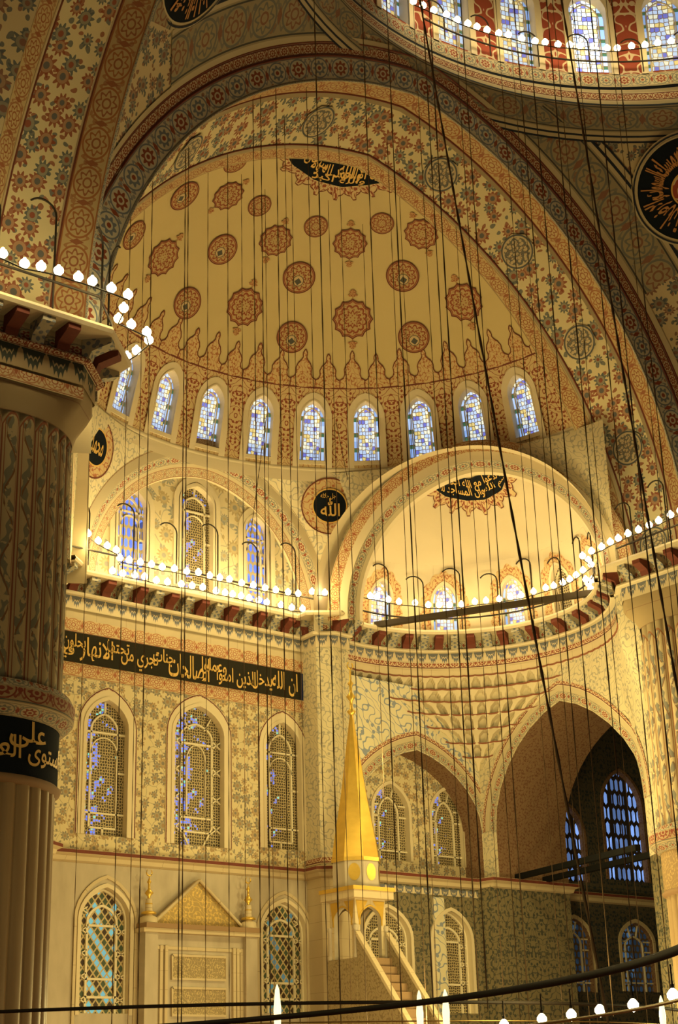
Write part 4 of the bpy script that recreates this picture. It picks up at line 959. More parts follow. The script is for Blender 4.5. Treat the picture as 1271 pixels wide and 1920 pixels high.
for k, op in enumerate(ops):
    if 1 <= k <= 8:
        window(fG, op, m_g_dome_bright if k == 6 else m_g_dome, 'dome', 'tall stained glass window of the great dome ring, '+('first at the frame edge', 'mostly above the frame', 'leftmost in view at upper right', 'left of the red panel by the bulbs', 'second left of the brightest', 'brightest white-blue one with glowing reveal', 'just right of the brightest', 'cut by the right frame edge')[k-1], 'stained glass windows of the great dome', .4, .05)

# ================================================================== piers
def flute(u, v, P, top, base, ink, line):
    x = absf(fract(u/P)-.5)*2.; s = sin(v*4.2)*.35+(fract(u/P)-.5)*2.
    c = base; n1 = noise(u*1., v*1., 5., 2.)
    leaf = (absf(s) < .34+.18*sin(v*16.)); c = mix(leaf, c, ink); c = mix((absf(s+.5*cos(v*4.2)) < .10)*(x < .55), c, (.20, .10, .05))
    c = mix((n1 > .58)*leaf, c, base)
    c = mix(x > .66, c, line); c = mix(x > .74, c, base); c = mix(x > .90, c, line)
    e = v-(top-.05)+x*x*.28; c = mix(e > 0., c, line); return mix(e > .07, c, (.36, .28, .16))
PL = (-13.5, 12.2); PR = (11.9, 12.3); PR_ = 2.05
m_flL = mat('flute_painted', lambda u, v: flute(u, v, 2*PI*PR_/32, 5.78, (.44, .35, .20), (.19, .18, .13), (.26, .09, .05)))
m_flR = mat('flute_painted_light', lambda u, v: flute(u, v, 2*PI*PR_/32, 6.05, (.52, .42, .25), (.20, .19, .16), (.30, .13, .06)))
m_shaft = mat('brown_marble_shaft', lambda u, v: mix(noise(u*2., v*.25, 2.2, 5.), (.30, .20, .10), (.48, .35, .19)), .45)
m_ringred = mat('pier_ring_red', lambda u, v: cartouche(u, v, .5, .8, (.38, .27, .15), (.22, .05, .03), (.22, .05, .03), edge=(.07, .09, .08)))
m_ringbrown = mat('pier_band_brown', lambda u, v: arab(u, v, (.30, .20, .10), (.44, .30, .13), 3.))
def pier(c, mfl, label, lowz, right):
    e = empty('pier', (*c, 0), label, 'pier', None, 'structure')
    N = 384; lob = 32
    def shaft(z0, z1, r0, m_, amp, nz=2, top=None):
        mb = MB(); G = []; UV = []
        for i in range(N+1):
            a = 2*PI*i/N; k = abs(math.sin(a*lob/2)); rr = r0*(1-amp*(1-k)**1.5)
            G.append([(c[0]+rr*math.sin(a), c[1]+rr*math.cos(a), z0+(z1-z0)*j/(nz-1)) for j in range(nz)]); UV.append([(r0*a, (z1-z0)*j/(nz-1)) for j in range(nz)])
        mb.grid(G, m_, uv=UV); return mb
    shaft(0, lowz, PR_-.07, m_shaft, .06).build('lower_shaft', e)
    mb = MB(); mb.lathe(c, [(PR_-.1, lowz-.10), (PR_+.02, lowz-.05), (PR_+.05, lowz+.02), (PR_-.02, lowz+.08)], m_brownstone, 64); mb.build('collar', e)
    mb = MB(); mb.lathe(c, [(PR_-.03, lowz+.05), (PR_-.03, lowz+1.25)], m_black if not right else m_ringbrown, 64); ib = mb.build('inscription_band', e)
    z = lowz+1.2
    mb = MB(); mb.lathe(c, [(PR_-.02, z), (PR_+.10, z+.06), (PR_+.26, z+.22)], m_band_tile, 64); mb.lathe(c, [(PR_+.26, z+.22), (PR_+.28, z+.52)], m_ringred, 64); mb.lathe(c, [(PR_+.28, z+.52), (PR_+.18, z+.70), (PR_-.05, z+.78)], m_band_tile, 64); mb.build('ring_moulding', e)
    zt_ = z+.7
    shaft(zt_, 15.6+(.1 if right else 0), PR_, mfl, .045, 12).build('upper_shaft', e)
    # block: round below, chamfered square above
    def sq(a, h=2.1, ch=.75):
        x, y = math.sin(a), math.cos(a); k = h/max(abs(x), abs(y)); k2 = (2*h-ch)/(abs(x)+abs(y)); return min(k, k2)
    mb = MB(); G = []
    for i in range(97):
        a = 2*PI*i/96; col = []
        for z_, w in ((15.45, 0), (15.7, .25), (15.95, .75), (16.15, 1), (17.6, 1)):
            rr = (PR_+.01)*(1-w)+sq(a)*w; col.append((c[0]+rr*math.sin(a), c[1]+rr*math.cos(a), z_))
        G.append(col)
    mb.grid(G, m_stone2); mb.build('block', e)
    return e, ib
m_brownstone = mat('brown_stone', lambda u, v: (.30, .19, .10))
m_stone2 = mat('tan_stone', lambda u, v: wear(mix((fract(v/.6) < .03), (.34, .25, .13), (.25, .14, .08)), u, v, .6, .3))
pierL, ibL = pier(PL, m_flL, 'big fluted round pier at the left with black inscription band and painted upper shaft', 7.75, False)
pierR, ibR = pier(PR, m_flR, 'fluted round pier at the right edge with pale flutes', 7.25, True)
def cyl(c, r_, az0, k=.0): return lambda a, b: (c[0]+(r_+k)*math.sin(a), c[1]+(r_+k)*math.cos(a), b)
zz0 = 7.85
cy = cyl(PL, PR_-.03, 0, .03)
# letters read right to left: azimuth falls as x grows on the near side, so map from high to low
lettering('gold_inscription', [('ثم استوى', R(165), R(112), 7.95, 8.55), ('على', R(178), R(150), 8.35, 8.92), ('العرش', R(208), R(170), 8.0, 8.6), ('وسخر', R(222), R(196), 8.30, 8.92), ('الشمس', R(250), R(214), 7.98, 8.6), ('والقمر', R(262), R(228), 8.4, 8.92)], lambda a, b: cy(a, b), m_goldpaint, ibL, 'gold calligraphy letters')
def sqpath(c, h, ch, side):   # left to right as seen from the hall
    x, y = c
    if side < 0: return [(x-h-3, y-h), (x+h-ch, y-h), (x+h, y-h+ch), (x+h, y+h-ch), (x+h-ch, y+h)]
    return [(x-h+ch, y+h), (x-h, y+h-ch), (x-h, y-h+ch), (x-h+ch, y-h), (x+h+3, y-h)]
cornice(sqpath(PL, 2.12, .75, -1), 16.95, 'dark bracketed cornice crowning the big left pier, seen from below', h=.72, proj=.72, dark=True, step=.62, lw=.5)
cornice(sqpath(PR, 2.12, .75, 1), 16.8, 'bracketed cornice crowning the right pier under the ascending bulbs', h=.72, proj=.62, step=.62)
for c in (PL, PR):
    pass
mb = MB(); mb.grid([[(x, PL[1]-2.14, z) for z in (16.1, 16.38)] for x in (PL[0]-5.2, PL[0]+1.4)], m_band_red); mb.build('painted_band', pierL)
mb = MB(); mb.grid([[(x, PL[1]-2.1, z) for z in (15.4, 17.6)] for x in (PL[0]-5.2, PL[0]-1.)], m_stone2); mb.grid([[(x, PL[1]-1.2, z) for z in (0, 15.5)] for x in (PL[0]-5.2, PL[0]-1.)], m_shaft); mb.build('pier_return', pierL)
mb = MB(); mb.grid([[(x, PR[1]-2.1, z) for z in (15.4, 17.6)] for x in (PR[0]+1, PR[0]+5.2)], m_stone2); mb.build('pier_return', pierR)
# springers above the cornices that carry the arches and pendentives
for sg, c, e_ in ((-1, PL, pierL), (1, PR, pierR)):
    mb = MB(); P = [(sg*9.4, 14.7), (sg*9.6, 14.6), (sg*11.2, 12.6), (sg*11.55, 11.4), (sg*11.3, 11.9)]
    mb.grid([[(c[0]-2.2, c[1]-2.3, 17.52), (c[0]-2.2, c[1]+2.4, 17.52)], [(c[0]+2.2, c[1]-2.3, 17.52), (c[0]+2.2, c[1]+2.4, 17.52)]], m_stone2, smooth=False); mb.build('block_top', e_)

# ================================================================== prayer niche frame
mh = empty('prayer_niche_frame', (.4, YM, 0), 'pale marble prayer niche frame with a gilded pointed pediment against the front wall', 'mihrab', None, 'structure')
mp = lambda u, v: PY(u, v, YM-.35)
xl, xr = mp(268, 1760)[0], mp(478, 1760)[0]; ze = mp(378, 1738)[2]; zp = mp(384, 1650)[2]
mb = MB(); T_ = None
mb.box((xl+.3, YM-.3, 0), (xr-.3, YM-.01, ze-.25), m_marble)
for x in (xl, xr-.45): mb.box((x, YM-.48, 0), (x+.45, YM-.02, ze-.2), m_marble)
for i, (a, b) in enumerate(((.0, .12), (.10, .22), (.2, .34))): mb.box((xl+.45+a*1.6, YM-.33-.0-i*.03, 0), (xl+.5+a*1.6+.06, YM-.3, ze-.6), m_stone); mb.box((xr-.5-a*1.6-.06, YM-.33-i*.03, 0), (xr-.45-a*1.6, YM-.3, ze-.6), m_stone)
mb.box((xl+.5, YM-.34, ze-.72), (xr-.5, YM-.3, ze-.62), m_stone); mb.build('marble_frame', mh)
mb = MB(); mb.box((xl-.1, YM-.55, ze-.25), (xr+.1, YM-.02, ze-.12), m_stone); mb.box((xl-.05, YM-.62, ze-.12), (xr+.05, YM-.02, ze+.02), m_brownstone)
mb.build('entablature', mh)
mb = MB(); xm = (xl+xr)/2; w = (xr-xl)/2-.35
mb.face([(xm-w, YM-.2, ze), (xm+w, YM-.2, ze), (xm, YM-.2, zp)], m_ped:=mat('gilded_relief', lambda u, v: arab(u, v, (.42, .30, .12), (.66, .46, .15), 3., None, .5), .4, .4), uv=[(-w, 0), (w, 0), (0, zp-ze)])
for sg in (-1, 1):
    a = np.array([xm+sg*w, YM-.28, ze]); b = np.array([xm, YM-.28, zp]); mb.tube([a, b], .05, m_stone, 6)
mb.face([(xm-w, YM-.2, ze), (xm, YM-.2, zp), (xm, YM-.01, zp), (xm-w, YM-.01, ze)], m_stone); mb.face([(xm+w, YM-.2, ze), (xm, YM-.2, zp), (xm, YM-.01, zp), (xm+w, YM-.01, ze)], m_stone)
mb.build('gilded_pediment', mh)
m_panel = mat('carved_panel', lambda u, v: arab(u, v, (.30, .23, .12), (.52, .40, .20), 4.5, None, .5), .5)
for vt, vb in ((1791, 1838), (1852, 1905)):
    a, b = PY(322, vt, YM-.32), PY(422, vb, YM-.32); mb = MB(); mb.box((a[0], YM-.335, b[2]), (b[0], YM-.3, a[2]), m_panel)
    for o in (0,): bar(mb, lambda s, z, d: (s, YM-.31+d, z), [(a[0], a[2]), (b[0], a[2]), (b[0], b[2]), (a[0], b[2]), (a[0], a[2])], .07, m_stone, -.06, 0)
    mb.build('carved_panel', mh)
for x, lb in ((xl+.22, 'gilded crescent finial on the left shoulder of the prayer niche'), (xr-.22, 'gilded crescent finial on the right shoulder of the prayer niche')):
    mb = MB(); mb.lathe((x, YM-.3), [(.28, ze+.02), (.26, ze+.2), (.12, ze+.26), (.10, ze+.75)], m_stone, 12); mb.build('finial_post', mh)
    mb = MB(); c = (x, YM-.3); z = ze+.3
    mb.lathe(c, [(.0, z-.02), (.24, z), (.22, z+.06), (.07, z+.10), (.05, z+.22), (.12, z+.30), (.05, z+.38), (.045, z+.52), (.14, z+.62), (.04, z+.74), (.035, z+.9), (.07, z+.95), (.03, z+1.02), (0, z+1.15)], m_gold, 14)
    mb.tube([(c[0]+.10*math.sin(a), c[1], z+1.24-.10*math.cos(a)) for a in np.linspace(-2.5, 2.5, 12)], [.01+.015*math.sin(PI*i/11) for i in range(12)], m_gold, 6)
    mb.build('crescent_finial', label=lb, cat='finial', group=None)

# ================================================================== pulpit (minbar)
YP = 21.4
pc = PY(668, 1640, YP); cx, cyy = pc[0], YP
zb0 = PY(668, 1800, YP)[2]; zc0 = PY(670, 1690, YP)[2]; zc1 = PY(670, 1668, YP)[2]; zd1 = PY(668, 1612, YP)[2]; ztip = PY(659, 1340, YP)[2]; zfin = PY(655, 1248, YP)[2]
mn_ = empty('pulpit', (cx, cyy, 0), 'marble and gilt pulpit with tall golden spire and steep stair against the niche wall', 'pulpit')
H_ = .62
mb = MB(); oc = [(.78*math.sin(2*PI*(i+.5)/8), .78*math.cos(2*PI*(i+.5)/8)) for i in range(9)]
G = [[(cx+x*k, cyy+y*k, z) for k, z in ((1.02, zd1), (.93, zd1+.5), (.55, zd1+(ztip-zd1)*.45), (.12, ztip-.25), (.07, ztip))] for x, y in oc]
mb.grid(G, m_gold, smooth=False); mb.build('golden_spire', mn_)
mb = MB(); z = ztip; mb.lathe((cx, cyy), [(.07, z-.02), (.15, z+.10), (.05, z+.2), (.05, z+.45), (.16, z+.6), (.05, z+.75), (.045, z+.95), (.10, z+1.05), (.035, z+1.15), (.03, zfin-.2), (0, zfin-.1)], m_gold, 14)
mb.tube([(cx+.12*math.sin(a), cyy, zfin-.12*math.cos(a)) for a in np.linspace(-2.5, 2.5, 12)], .025, m_gold, 6); mb.build('crescent_finial', mn_)
mb = MB(); G = [[(cx+x, cyy+y, z) for z in (zc1, zd1)] for x, y in oc]; mb.grid(G, m_marble, smooth=False)
mb.grid([[(cx+x*1.05, cyy+y*1.05, z) for z in (zd1-.12, zd1)] for x, y in oc], m_gold, smooth=False); mb.build('octagonal_drum', mn_)
for i in (3, 4, 5):
    a = 2*PI*i/8+PI/8*0; 
    n_ = np.array([math.sin(2*PI*(i+0)/8+0), math.cos(2*PI*i/8), 0]); c0 = np.array([cx, cyy, (zc1+zd1)/2])+n_*.735; t_ = np.array([n_[1], -n_[0], 0])
    mb = MB(); mb.face([tuple(c0+t_*.19*math.cos(q)*(1)+np.array([0, 0, .27*math.sin(q)])) for q in np.linspace(0, 2*PI, 17)[:-1]], m_gold); mb.build('gilt_cartouche', mn_)
mb = MB(); k = .82; mb.box((cx-k, cyy-k, zc0), (cx+k, cyy+k, zc1), m_stone); mb.box((cx-k-.04, cyy-k-.04, zc1-.12), (cx+k+.04, cyy+k+.04, zc1), m_gold); mb.build('canopy_slab', mn_)
# canopy: four arched faces
fpl = [lambda s, z, d=0.: (cx+s, cyy-H_+d, z), lambda s, z, d=0.: (cx-H_+d, cyy-s, z), lambda s, z, d=0.: (cx+s, cyy+H_-d, z), lambda s, z, d=0.: (cx+H_-d, cyy+s, z)]
for f in fpl:
    mb = MB(); wall(mb, f, -H_, H_, zb0, zc0, [(0, .43, zb0, zb0+(zc0-zb0)*.66, zc0-.22)], m_stone, rev=.16, mrev=m_marble)
    P_ = [(-.45, zb0+1.0)]+[(-.45*math.cos(PI*i/12), archz(-math.cos(PI*i/12), zb0+(zc0-zb0)*.66, zc0-.19)) for i in range(13)]+[(.45, zb0+1.0)]
    bar(mb, f, P_, .05, m_gold, -.02, 0)
    for sg in (-1, 1): mb.face([f(sg*.58, zc0-.05, -.01), f(sg*.10, zc0-.05, -.01), f(sg*.50, zc0-.62, -.01)], m_gold)
    mb.build('canopy_arch', mn_)
for sx in (-1, 1):
    for sy in (-1, 1):
        mb = MB(); mb.lathe((cx+sx*H_, cyy+sy*H_), [(.09, zb0), (.11, zb0+.08), (.07, zb0+.15), (.07, zc0-.95), (.11, zc0-.88), (.08, zc0-.8)], m_marble, 10); mb.build('column', mn_)
mb = MB(); mb.box((cx-H_-.1, cyy-H_-.1, 0), (cx+H_+.1, cyy+H_+.1, zb0), m_panel2:=mat('pulpit_panel', lambda u, v: arab(u, v, (.32, .25, .14), (.22, .16, .085), 3., None, .5), .5)); mb.build('body', mn_)
# stair with two solid parapets
L_ = 4.7; y0 = cyy-H_-.1; y1 = y0-L_
mb = MB(); ns = 22
for i in range(ns):
    za = zb0*(1-(i+1)/ns); mb.box((cx-H_+.06, y0-L_*(i+1)/ns, max(0, za-.1)), (cx+H_-.06, y0-L_*i/ns, za+zb0/ns*.98), m_brownstone)
mb.build('stair', mn_)
for sg in (-1, 1):
    mb = MB(); x0, x1 = cx+sg*H_-.06, cx+sg*H_+.06
    pr_ = [(y0, 0), (y0, zb0+.78), (y1, .78), (y1, 0)]
    for x in (x0, x1): mb.face([(x, y, z) for y, z in pr_], m_panel2)
    mb.face([(x0-.04, y0, zb0+.80), (x1+.04, y0, zb0+.80), (x1+.04, y1, .80), (x0-.04, y1, .80)], m_stone); mb.face([(x0-.04, y0, zb0+.66), (x0-.04, y0, zb0+.80), (x0-.04, y1, .80), (x0-.04, y1, .66)], m_stone)
    mb.face([(x0, y1, 0), (x1, y1, 0), (x1, y1, .78), (x0, y1, .78)], m_stone)
    mb.build('parapet', mn_)

m_blk = mat('black_iron_beam', lambda u, v: (.006, .006, .006), .9, 0, .1)
# ================================================================== tie beams
def beam(name, a, b, w, m_, label, group=None):
    a, b = np.array(a, float), np.array(b, float); mb = MB(); t = (b-a)/np.linalg.norm(b-a); x = np.cross(t, [0, 0, 1]); x /= np.linalg.norm(x); y = np.cross(x, t)
    pts = [[tuple(p+x*sx*w+y*sy*w) for sx, sy in ((-1, -1), (1, -1), (1, 1), (-1, 1), (-1, -1))] for p in (a, b)]; mb.grid(pts, m_, smooth=False); mb.face(pts[0][:4], m_); mb.face(pts[1][:4][::-1], m_)
    return mb.build(name, label=label, cat='beam', group=group)
beam('tie_beam', PZ(1196, 1589, 8.85), PY(968, 1645, 22.60), .095, m_blk, 'upper black tie beam from the right pier to the tiled jamb, before the blue aisle windows', 'black tie beams')
beam('tie_beam', PZ(1224, 1602, 8.85), PY(1020, 1650, 22.60), .095, m_blk, 'lower black tie beam from the right pier, ending further right on the ledge', 'black tie beams')
beam('tie_beam', PZ(703, 1172, 17.55), PZ(1128, 1109, 17.62), .10, m_wood, 'brown tie beam spanning the mouth of the small half-dome in front of its windows')

# ================================================================== lamp rails
mbb = MB(); mbb.lathe((0, 0), [(0, -.11), (.065, -.09), (.105, -.035), (.11, .01), (.085, .06), (.04, .10), (.03, .13), (0, .14)], m_bulb, 10); bo = mbb.build('bulb'); BULB = bo.data; bpy.data.objects.remove(bo)
BUL = []
def rail(pix, to3, label, zfoot, zrail, post_step=5, arms=(), extra=None, cable_rail=True):
    P = [np.array(to3(u, v)) for u, v in pix]
    e = empty('lamp_rail', P[0], label, 'lamp rail'); Q = [p+np.array([0, 0, -.13]) for p in P]
    mb = MB(); mb.tube(Q, .018, m_iron, 5); mb.build('bulb_wire', e)
    for p in P:
        o = bpy.data.objects.new('bulb', BULB); COL.objects.link(o); put(o, e); o.location = tuple(p); o.rotation_euler = (PI if random.random() < .0 else 0, 0, 0); BUL.append(p)
    return e, P
rails = []
up = [(165, 1000), (184, 1014), (201, 1023), (218, 1031), (225, 1046), (242, 1050), (263, 1054), (284, 1058), (304, 1063), (327, 1066), (350, 1071), (372, 1073), (393, 1079), (412, 1083), (430, 1086), (453, 1093), (475, 1097), (497, 1102), (517, 1106), (540, 1110), (559, 1113)]
lo = [(211, 1070), (230, 1075), (253, 1078), (271, 1081), (293, 1088), (314, 1091), (340, 1095), (360, 1098), (380, 1101), (405, 1108), (422, 1111), (436, 1114), (452, 1117), (467, 1121), (485, 1125), (500, 1129), (527, 1134), (547, 1139), (567, 1141)]
rU, _ = rail(up, lambda u, v: PY(u, v, 22.9), 'upper row of glowing bulbs on the rail before the tympanum windows', 0, 0)
rL, _ = rail(lo, lambda u, v: PY(u, v, 23.6), 'lower row of glowing bulbs just above the cornice of the niche wall', 0, 0)
exb = [(585, 1109), (609, 1111), (638, 1110), (662, 1110), (676, 1113), (694, 1117), (707, 1119), (728, 1124), (748, 1128), (778, 1130), (803, 1134), (823, 1134), (843, 1134), (865, 1133), (890, 1128), (911, 1126), (936, 1123), (957, 1119), (977, 1116), (1000, 1109), (1023, 1102), (1038, 1098), (1055, 1092), (1068, 1086), (1080, 1078), (1093, 1069), (1108, 1058), (1103, 1050), (1092, 1042)]
exc_ = [(1103, 1094), (1098, 1086), (1110, 1087), (1107, 1103)]
rE, _ = rail(exb, lambda u, v: PZ(u, v, 18.25), 'curved row of glowing bulbs around the small half-dome on the right', 0, 0)
for u, v in exc_:
    p = PZ(u, v, 17.95); o = bpy.data.objects.new('bulb', BULB); COL.objects.link(o); put(o, rE); o.location = tuple(p)
rR, _ = rail([(1109, 1033), (1128, 1025), (1144, 1016), (1159, 1009), (1177, 1000), (1197, 993), (1217, 984), (1235, 976), (1257, 965), (1275, 957)], lambda u, v: PZ(u, v, 18.2), 'row of glowing bulbs climbing to the right frame edge above the right pier', 0, 0)
rP, _ = rail([(-20, 468), (5, 475), (46, 494), (77, 499), (110, 507), (147, 519), (173, 527), (209, 540), (240, 552)], lambda u, v: PY(u, v, 8.7), 'row of glowing bulbs on the rail along the front of the left pier cornice', 0, 0)
rP2, _ = rail([(232, 577), (222, 597), (246, 608), (275, 622), (279, 637), (256, 657), (238, 668)], lambda u, v: PZ(u, v, 18.15), 'zigzag of glowing bulbs turning the corner of the left pier cornice', 0, 0)
rD, _ = rail([(775, 2), (793, 10), (813, 19), (837, 27), (857, 37), (877, 44), (894, 50), (913, 56), (935, 62), (953, 65), (978, 72), (1003, 77), (1022, 79), (1046, 83), (1068, 84), (1087, 86), (1113, 87), (1138, 90), (1157, 90), (1184, 86), (1209, 84), (1233, 80), (1258, 77), (1280, 74)], lambda u, v: PZ(u, v, 32.75), 'row of glowing bulbs circling the base of the great dome', 0, 0)
def ironwork(e, path, zr, zf, nposts, hook, dirn):
    """hand rail on posts and goose-neck brackets"""
    P = np.array(path, float)
    mb = MB(); mb.tube([(x, y, zr) for x, y in P], .03, m_iron, 6); mb.build('hand_rail', e)
    L = np.concatenate([[0], np.cumsum(np.linalg.norm(np.diff(P, axis=0), axis=1))])
    for i in range(nposts):
        s = L[-1]*(i+.5)/nposts; x, y = np.interp(s, L, P[:, 0]), np.interp(s, L, P[:, 1])
        mb = MB(); mb.tube([(x, y, zf), (x, y, zr)], .022, m_iron, 5); mb.build('post', e)
        if hook:
            j = min(len(P)-2, int(np.searchsorted(L, s)-1)); t = P[j+1]-P[j]; t /= np.linalg.norm(t); nn = np.array([t[1], -t[0]])*dirn; h = hook*(1 if i % 2 else .8)
            pts = [(x, y, zr), (x, y, zr+h)]+[(x-t[0]*.35*(1-math.cos(a)), y-t[1]*.35*(1-math.cos(a)), zr+h+.32*math.sin(a)) for a in np.linspace(.3, 2.5, 9)]
            mb = MB(); mb.tube(pts, .025, m_iron, 5); mb.build('gooseneck_bracket', e)
ironwork(rU, [(-5.2, 22.95), (4.6, 22.95)], 17.95, 17.45, 6, 1.5, 1)
ironwork(rE, [arcp(1, R(a), 4.55) for a in np.linspace(-15, 140, 24)], 17.95, 17.5, 9, 1.6, 1)
ironwork(rR, [(9.6, 13.6), (9.45, 10.6), (10.6, 9.8)], 18.1, 17.5, 3, 1.4, 1)
ironwork(rP, [(-18, 9.35), (-12.2, 9.35), (-11.3, 10.3), (-10.9, 12.5)], 18.3, 17.65, 7, 1.6, 1)
ironwork(rD, [(DC[0]+10.5*math.sin(a), DC[1]+10.5*math.cos(a)) for a in np.linspace(R(0), R(75), 30)], 32.7, 32.3, 8, .7, 1)

# ================================================================== hanging chandelier cables
def ceil_z(x, y):
    if y > 14.6:
        r_ = math.hypot(x-SC[0], y-SC[1]); return SZ+math.sqrt(max(SR**2-r_*r_, 0))-.02 if r_ < 9.3 else None
    if y > 11.4 and abs(x) < 10.5:
        ts = np.linspace(-1, 1, 200); f = min(1, max(0, (y-12.4)/2.)); k = (BC[4], BC[5]); best = min(((abs((bpt(k[0], t)[0]*(1-f)+bpt(k[1], t)[0]*f)-x), bpt(k[0], t)[2]*(1-f)+bpt(k[1], t)[2]*f) for t in ts)); return best[1]-.02
    r_ = math.hypot(x-DC[0], y-DC[1])
    if r_ < 10.6: return DZ+3.9+DR*.8*math.sqrt(1-(r_/DR)**2)-.03
    return None
def cable(x, y, r_, label, zbot=3.0, top=None, grp=None):
    zt_ = ceil_z(x, y) if top is None else top[2]
    if zt_ is None: return
    a = np.array([x, y, zbot]); b = np.array([x, y, zt_]) if top is None else np.array(top, float); n = 24; P = []; rr = []
    for i in range(n*2+1):
        t = i/(n*2); P.append(a+(b-a)*t); rr.append(r_*(1.7 if i % 2 else .85))
    mb = MB(); mb.tube(P, rr, m_cable, 5, cap=False); mb.build('hanging_cable', label=label, cat='cable', group=grp)
rnd = random.Random(11)
CX = [(164, 47), (232, 36), (259, 42), (275, 30), (342, 33), (348, 27), (388, 41), (428, 38), (456, 43), (481, 24), (497, 26), (504, 44), (529, 28), (546, 35), (559, 42), (593, 37), (614, 30), (632, 45), (657, 40), (700, 46), (716, 33), (757, 41), (769, 28), (777, 44), (826, 39), (846, 31), (860, 26), (888, 44), (913, 38), (928, 32), (985, 45), (1003, 36), (1029, 41), (1042, 33), (1069, 30), (1112, 28), (1125, 38), (1168, 34), (1205, 27), (1240, 40), (1252, 31)]
for u, D in CX:
    q = PZ(u, 960, 10.); d = q[:2]-CAM[:2]; d /= np.linalg.norm(d); p = CAM[:2]+d*D
    if ceil_z(p[0], p[1]) is None:
        for D2 in (D+3, D-4, D+6, D-8, 24, 36, 40):
            p = CAM[:2]+d*D2
            if ceil_z(p[0], p[1]) is not None: break
    thick = .0075 if D > 34 else .0095
    w = 'thin' if D > 34 else 'dark'
    cable(p[0], p[1], thick, '%s vertical chandelier cable hanging from the vaults' % w, grp='chandelier cables' if D > 34 else 'nearer chandelier cables')
# slanting stay cables
for (u0, v0, D0), (u1, v1, D1), lb in (((777, -60, 30), (1142, 1925, 24), 'thick dark stay cable slanting across the middle, past the small half-dome inscription'), ((1043, -60, 30), (1380, 1930, 24), 'thick dark stay cable slanting down near the right frame edge'), ((548, 380, 53), (652, 900, 50), 'thin stay wire slanting down the semi-dome towards the black calligraphy medallion'), ((520, 620, 53), (470, 1000, 47), 'thin stay wire leaning left below a round dome medallion')):
    A_ = []
    for u, v, D in ((u0, v0, D0), (u1, v1, D1)):
        d = _dir(u, v); A_.append(CAM+d*(D/math.hypot(d[0], d[1])))
    mb = MB(); n = 60; P = [A_[0]+(A_[1]-A_[0])*i/n for i in range(n+1)]; r_ = .020 if 'thick' in lb else .010
    P = [p+np.array([0, 0, -.5*math.sin(PI*i/n)*(1 if 'thick' in lb else .1)]) for i, p in enumerate(P)]
    mb.tube(P, [r_*(1.5 if i % 2 else .8) for i in range(n+1)], m_cable, 5, cap=False); mb.build('stay_cable', label=lb, cat='cable')

# ================================================================== low chandelier rings in the foreground
def circ3(a, b, c):
    A = np.array([[2*p[0], 2*p[1], 1] for p in (a, b, c)]); bb = np.array([p[0]**2+p[1]**2 for p in (a, b, c)]); s_ = np.linalg.solve(A, bb); return s_[:2], math.sqrt(s_[2]+s_[0]**2+s_[1]**2)
def ring_arc(pts, z, label, extra=.4, rr=.034, cups=0):
    P = [PZ(u, v, z) for u, v in pts]; c, r_ = circ3(*P); an = [math.atan2(p[1]-c[1], p[0]-c[0]) for p in P]; an = list(np.unwrap(an)); lo_, hi_ = min(an)-extra, max(an)+extra
    e = empty('chandelier_ring', (c[0], c[1], z), label, 'chandelier')
    full = r_ < 9
    A = np.linspace(0, 2*PI, 97)[:-1] if full else np.linspace(lo_, hi_, 60)
    for k, (dz, q) in enumerate(((0, rr), (-.32, rr*.4), (-.62, rr*.3))):
        mb = MB(); mb.tube([(c[0]+r_*math.cos(a), c[1]+r_*math.sin(a), z+dz) for a in A], q, m_iron if k == 0 else m_brass, 6, closed=full); mb.build('iron_ring' if k == 0 else 'brass_rod', e)
    return e, c, r_
m_brass = mat('brass_rod', lambda u, v: (.35, .24, .08), .35, .7)
eA, cA, rA_ = ring_arc([(0, 1897), (400, 1884), (770, 1879)], 3.3, 'left black iron chandelier ring crossing below the prayer niche and pulpit', 1.1)
eB, cB, rB_ = ring_arc([(770, 1882), (1060, 1838), (1271, 1781)], 2.6, 'right black iron chandelier ring rising to the right frame edge')
def cup(u, v, z, s, label, lit=True):
    p = PZ(u, v, z); e = empty('oil_lamp_globe', p, label, 'lamp')
    mb = MB(); mb.lathe((p[0], p[1]), [(0, p[2]-s*.9), (s*.45, p[2]-s*.6), (s*.8, p[2]-s*.1), (s*.8, p[2]+s*.35), (s*.45, p[2]+s*.8), (s*.2, p[2]+s), (0, p[2]+s*1.02)], m_bulb_big, 14); mb.build('glowing_bulb', e)
    mb = MB(); mb.lathe((p[0], p[1]), [(s*.25, p[2]+s*1.0), (s*.25, p[2]+s*1.5), (0, p[2]+s*1.55)], m_iron, 8); mb.build('socket', e); mb = MB(); mb.tube([(p[0], p[1], p[2]+s*1.5), (p[0], p[1], p[2]+s*1.5+.25)], .012, m_iron, 5); mb.build('hanger', e)
for i, (u, v) in enumerate(((945, 1922), (1016, 1912), (1071, 1904), (1125, 1896), (1187, 1886), (1262, 1868))):
    cup(u, v, 2.85, .10, 'bright globe lamp at the bottom right, %s of six' % ('leftmost', 'second from left', 'third from left', 'fourth from left', 'fifth from left', 'rightmost, at the frame edge')[i])
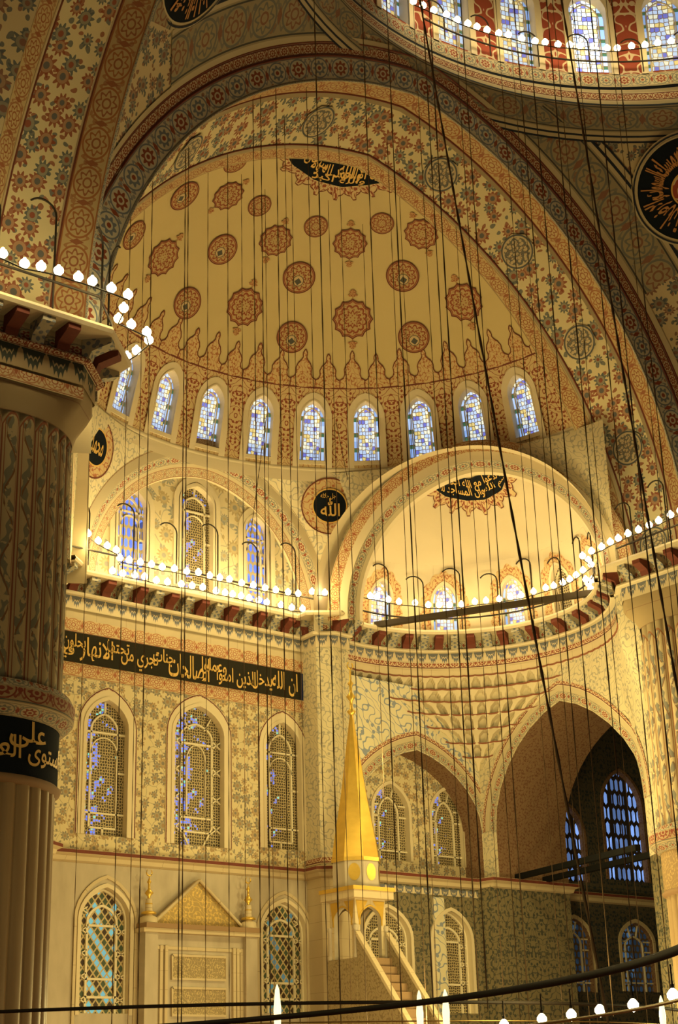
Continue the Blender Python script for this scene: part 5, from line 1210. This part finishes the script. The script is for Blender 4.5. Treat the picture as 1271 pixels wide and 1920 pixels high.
for i, (u, v) in enumerate(((520, 1893), (787, 1900), (836, 1898), (1242, 1905))):
    p = PZ(u, v, 3.); mb = MB(); mb.lathe((p[0], p[1]), [(.012, p[2]-.35), (.05, p[2]-.3), (.06, p[2]), (.035, p[2]+.28), (.008, p[2]+.36)], m_glint:=mat('glass_glint', lambda u, v: {'c': (.9, .8, .5), 'e': (1., .85, .45), 's': 1.6}, .1), 10)  # bright reflections on the glass cups, put in as emission
    mb.build('oil_lamp_glass', label='slender glass oil lamp hanging low, its reflection made as a glow, %s' % ('below the right niche window', 'left of the close pair by the pulpit stair', 'right of the close pair by the pulpit stair', 'at the right frame corner')[i], cat='lamp')

# ================================================================== light
def plight(p, w, r_=.25, col=(1, .72, .30)):
    l = bpy.data.lights.new('lamp_or_fill_light', 'POINT'); l.energy = w; l.color = col; l.shadow_soft_size = r_; o = bpy.data.objects.new('lamp_or_fill_light', l); COL.objects.link(o); o.location = [float(a) for a in p]; return o
WARM = (1, .795, .30)
for x in np.linspace(-4.3, 4.0, 6): plight((x, 22.7, 18.1), 110, .25, WARM)
for a in (-5, 20, 45, 70, 95, 120): x, y = arcp(1, R(a), 4.0); plight((x, y, 18.3), 25, .25, WARM)
plight((9.2, 13.4, 18.4), 70, .25, WARM); plight((9.0, 10.8, 18.4), 60, .25, WARM)
for p in ((-17, 8.7, 18.3), (-14.5, 8.7, 18.3), (-12.3, 8.8, 18.3), (-10.4, 11.0, 18.3), (-9.7, 12.6, 18.2)): plight(p, 60, .25, WARM)
for a in (5, 18, 31, 44, 57, 70): plight((DC[0]+9.9*math.sin(R(a)), DC[1]+9.9*math.cos(R(a)), 33.0), 30, .25, WARM)
# chandeliers that hang low in the hall; the higher points are added fill
for x, y, z, w in ((5.5, 15, 3.6, 900), (9.0, 15.6, 3.6, 420), (0, 13, 3.6, 1200), (-4, 17, 3.6, 500), (3, 4, 3.6, 600), (-6, 3, 3.6, 300), (-14, 0, 3.6, 200), (-20, -5, 3.6, 60), (-21, 3, 6, 260),  # last one: invented fill light for the left pier
                   (6.8, 15.8, 12.6, 900), (2.5, 17.5, 11, 420), (-2.5, 17, 11, 220), (9.3, 15.8, 9.5, 200)):  # mid-height fill lights added to brighten the bay and upper walls
    plight((x, y, z), w, .7 if z < 8 else .4, WARM)
w = bpy.data.worlds.new('evening_sky'); sc.world = w; w.use_nodes = True; w.node_tree.nodes['Background'].inputs[0].default_value = (.25, .35, .6, 1); w.node_tree.nodes['Background'].inputs[1].default_value = .03
sc.view_settings.view_transform = 'Standard'; sc.view_settings.look = 'None'; sc.view_settings.gamma = 1; sc.view_settings.exposure = .0; sc.view_settings.use_curve_mapping = False
sc.cycles.max_bounces = 5; sc.cycles.diffuse_bounces = 3; sc.cycles.glossy_bounces = 2; sc.cycles.transmission_bounces = 3; sc.cycles.sample_clamp_indirect = 4
